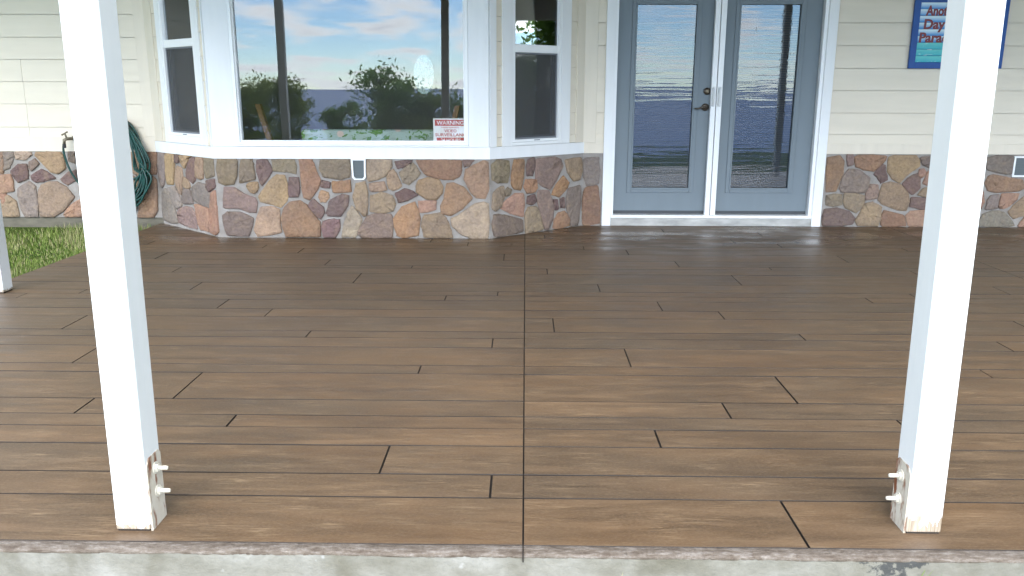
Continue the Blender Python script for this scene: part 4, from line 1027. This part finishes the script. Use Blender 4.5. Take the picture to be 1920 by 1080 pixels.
# ------------------------------------------------------------------ grass
def blades(name, spots, label):
    rg = random.Random(len(spots)); v = []; f = []; tint = []
    for x, y, z, h, wd in spots:
        a = rg.uniform(0, 6.283); b = rg.uniform(.05, .75) * h; dxx, dyy = math.cos(a), math.sin(a); px_, py_ = -dyy * wd, dxx * wd; k = len(v)
        v += [(x - px_, y - py_, z), (x + px_, y + py_, z), (x + dxx * b * .35 + px_ * .7, y + dyy * b * .35 + py_ * .7, z + h * .6), (x + dxx * b * .35 - px_ * .7, y + dyy * b * .35 - py_ * .7, z + h * .6), (x + dxx * b, y + dyy * b, z + h)]
        f += [(k, k + 1, k + 2, k + 3), (k + 3, k + 2, k + 4)]
        t = min(1, max(0, rg.gauss(.45, .25))) if rg.random() > .12 else 1.0
        if math.sin(x * 2.3 + .7) * math.sin(y * 3.1 + 2) + .4 * math.sin(x * 9 + y * 6) > .45 and rg.random() < .45: t = rg.uniform(.8, 1)
        tint += [t] * 5
    o = new(name, v, f, M['blade']); at_ = o.data.attributes.new('tint', 'FLOAT', 'POINT'); at_.data.foreach_set('value', tint)
    return tag(o, label, 'grass', kind='stuff')
rg = random.Random(9); sp = []
def patch(x, y): return math.sin(x * 3.1 + 1) * math.sin(y * 2.7 + .5) + .5 * math.sin(x * 7.3 + y * 5.1)
while len(sp) < 32000:
    x = rg.uniform(-6.6, DX0 - .010); y = rg.uniform(4.2, WY - .03)
    if rg.random() < .35: x = DX0 - .010 - rg.random() ** 2 * 1.5
    p = patch(x, y)
    if y > WY - .35 and rg.random() < .45: continue
    sp.append((x, y, ground_z(x, y) - .01, rg.uniform(.022, .060) * (1.1 + .45 * p), rg.uniform(.0011, .0024)))
blades('lawn_grass', sp, 'uneven short green grass beside the porch slab')
sp = []
for _ in range(900):
    x = rg.uniform(-1.7, 1.7); y = DY0 - .004 - rg.random() ** 1.5 * .35
    if DY0 - y < .05 and rg.random() < .75: continue
    sp.append((x, y, ground_z(x, y) - .01, rg.uniform(.02, .062), rg.uniform(.001, .002)))
for px0 in (1690, 1693, 1702, 1735, 1843, 1848, 1881, 1700, 1740, 1745, 1905, 1415, 1600, 800, 945, 950, 470, 350, 1155):
    p = onz(px0, 1075, -.06); sp.append((p.x, DY0 - .03 - rg.random() * .02, -.14, rg.uniform(.10, .135) if px0 > 1600 else rg.uniform(.09, .115), .0026))
blades('kerb_grass', sp, 'thin grass blades at the foot of the concrete slab face')
sp = []
while len(sp) < 26000:
    x = rg.uniform(-10, 14); y = 1.5 - rg.random() ** .8 * 12.5
    if abs(x) < .6 and -1 < y < 1: continue
    sp.append((x, y, ground_z(x, y) - .02, rg.uniform(.05, .12), rg.uniform(.004, .010)))
blades('front_lawn_grass', sp, 'open green lawn before the porch, mirrored in the door glass')

# ------------------------------------------------------------------ trees that the panes mirror
def tree_meshes(seed, h, rx, rz, nleaf, leaf, bushy=True):
    rt = random.Random(seed); tk = MB(); tips = []
    top = Vector((rt.uniform(-.15, .15) * h, rt.uniform(-.1, .1) * h, h * .62))
    tr = [Vector((0, 0, -.3)), Vector((.02, .01, h * .2)), top * .7, top]; tk.tube(tr, [h * .035, h * .028, h * .02, h * .012], 7)
    for k in range(11):
        s0 = tr[1].lerp(top, rt.random()); a = rt.uniform(0, 6.28); e = rt.uniform(.1, 1.1)
        d = Vector((math.cos(a) * math.cos(e) * rx, math.sin(a) * math.cos(e) * rx, math.sin(e) * rz)) * rt.uniform(.65, 1.05)
        mid = s0 + d * .5 + Vector((0, 0, .05 * h)); end = s0 + d
        tk.tube([s0, mid, end], [h * .012, h * .008, h * .003], 5); tips += [mid, end, s0 + d * .75]
    if bushy:
        for k in range(16):
            a = rt.uniform(0, 6.28); q = rt.uniform(.2, .8); tips.append(Vector((math.cos(a) * rx * q, math.sin(a) * rx * q, h * rt.uniform(.06, .5))))
    v = []; f = []; ti = []
    cl = [(t + Vector((rt.gauss(0, .12) * rx, rt.gauss(0, .12) * rx, rt.gauss(0, .08) * rz)), rt.uniform(.16, .34) * rx, rt.random()) for t in tips for _ in range(2)]
    for _ in range(nleaf):
        c, r, tn = rt.choice(cl); p = c + Vector((rt.gauss(0, .5), rt.gauss(0, .5), rt.gauss(0, .38))) * r
        n_ = Vector((rt.gauss(0, 1), rt.gauss(0, 1), rt.gauss(.6, 1))).normalized(); a = n_.orthogonal().normalized(); a.rotate(Matrix.Rotation(rt.uniform(0, 6.28), 3, n_)); b = n_.cross(a)
        s_ = leaf * rt.uniform(.6, 1.3); k = len(v); v += [p - a * s_, p + b * s_ * .42, p + a * s_, p - b * s_ * .42]; f.append((k, k + 1, k + 2, k + 3))
        t = min(1, max(0, tn * .6 + rt.random() * .4)); ti += [t] * 4
    me = bpy.data.meshes.new('crown'); me.from_pydata([tuple(q) for q in v], [], f); me.update()
    me.attributes.new('tint', 'FLOAT', 'POINT').data.foreach_set('value', ti)
    tm = bpy.data.meshes.new('trunk'); tm.from_pydata([tuple(q) for q in tk.v], [], tk.f); tm.update(); tm.materials.append(M['bark'])
    return tm, me
kinds = [tree_meshes(21, 2.6, 1.25, 1.0, 6500, .07), tree_meshes(34, 2.4, 1.1, 1.2, 6500, .06), tree_meshes(47, 5.0, 2.6, 2.0, 6500, .12, False)]
kinds[0][1].materials.append(M['leaf']); kinds[1][1].materials.append(M['leaf2']); kinds[2][1].materials.append(M['leaf'])
def tree(k, x, y, sc, rot, label, group, dz=0):
    o = thing('leafy_tree', label, 'tree', (x, y, ground_z(x, y) + dz), group); o.rotation_euler.z = rot; o.scale = (sc,) * 3
    for me, nm in zip(kinds[k], ('trunk', 'crown')):
        c = bpy.data.objects.new(nm, me); COL.objects.link(c); c.parent = o
G1 = 'trees on the slope mirrored in the bay window'
for k, x, y, s_, r_, lb in ((0, -10.1, -12.2, 1.12, .3, 'dense dark tree mirrored at the edge of the bay window pane beside the film streaks'), (1, -8.9, -13.2, .95, 2.1, 'rounded tree mirrored in the bay window just beside the dense dark tree'),
                            (1, -7.45, -11.8, .92, 4.0, 'yellowish green tree mirrored behind the dark reflected corner post'), (0, -5.5, -11.6, .58, 1.2, 'low bush mirrored next to the open sea gap in the bay window'),
                            (0, -4.0, -11.2, 1.05, 5.1, 'tallest spreading tree mirrored in the middle of the bay window'), (1, -2.8, -11.0, .95, .9, 'bushy tree mirrored below the oval film in the bay window'),
                            (0, -1.8, -11.4, .95, 3.3, 'small tree mirrored above the warning notice in the bay window')):
    tree(k, x, y, s_, r_, lb, G1)
G2 = 'trees past the far end of the porch'
for k, x, y, s_, r_, lb in ((2, 17, 6.9, .95, .4, 'tall broad tree past the porch end, mirrored in the side window'), (1, 13.5, 4.4, 1.0, 1.0, 'dark bush past the porch end, nearest the lawn edge'), (0, 14.0, 6.0, 1.0, 2.2, 'dark bush past the porch end, below the tall broad tree'),
                            (0, 14.6, 7.9, 1.05, 3.6, 'dark bush past the porch end, level with the house wall'), (2, 22, -2.5, 1.0, 2.8, 'tall distant tree past the porch end towards the sea')):
    tree(k, x, y, s_, r_, lb, G2)
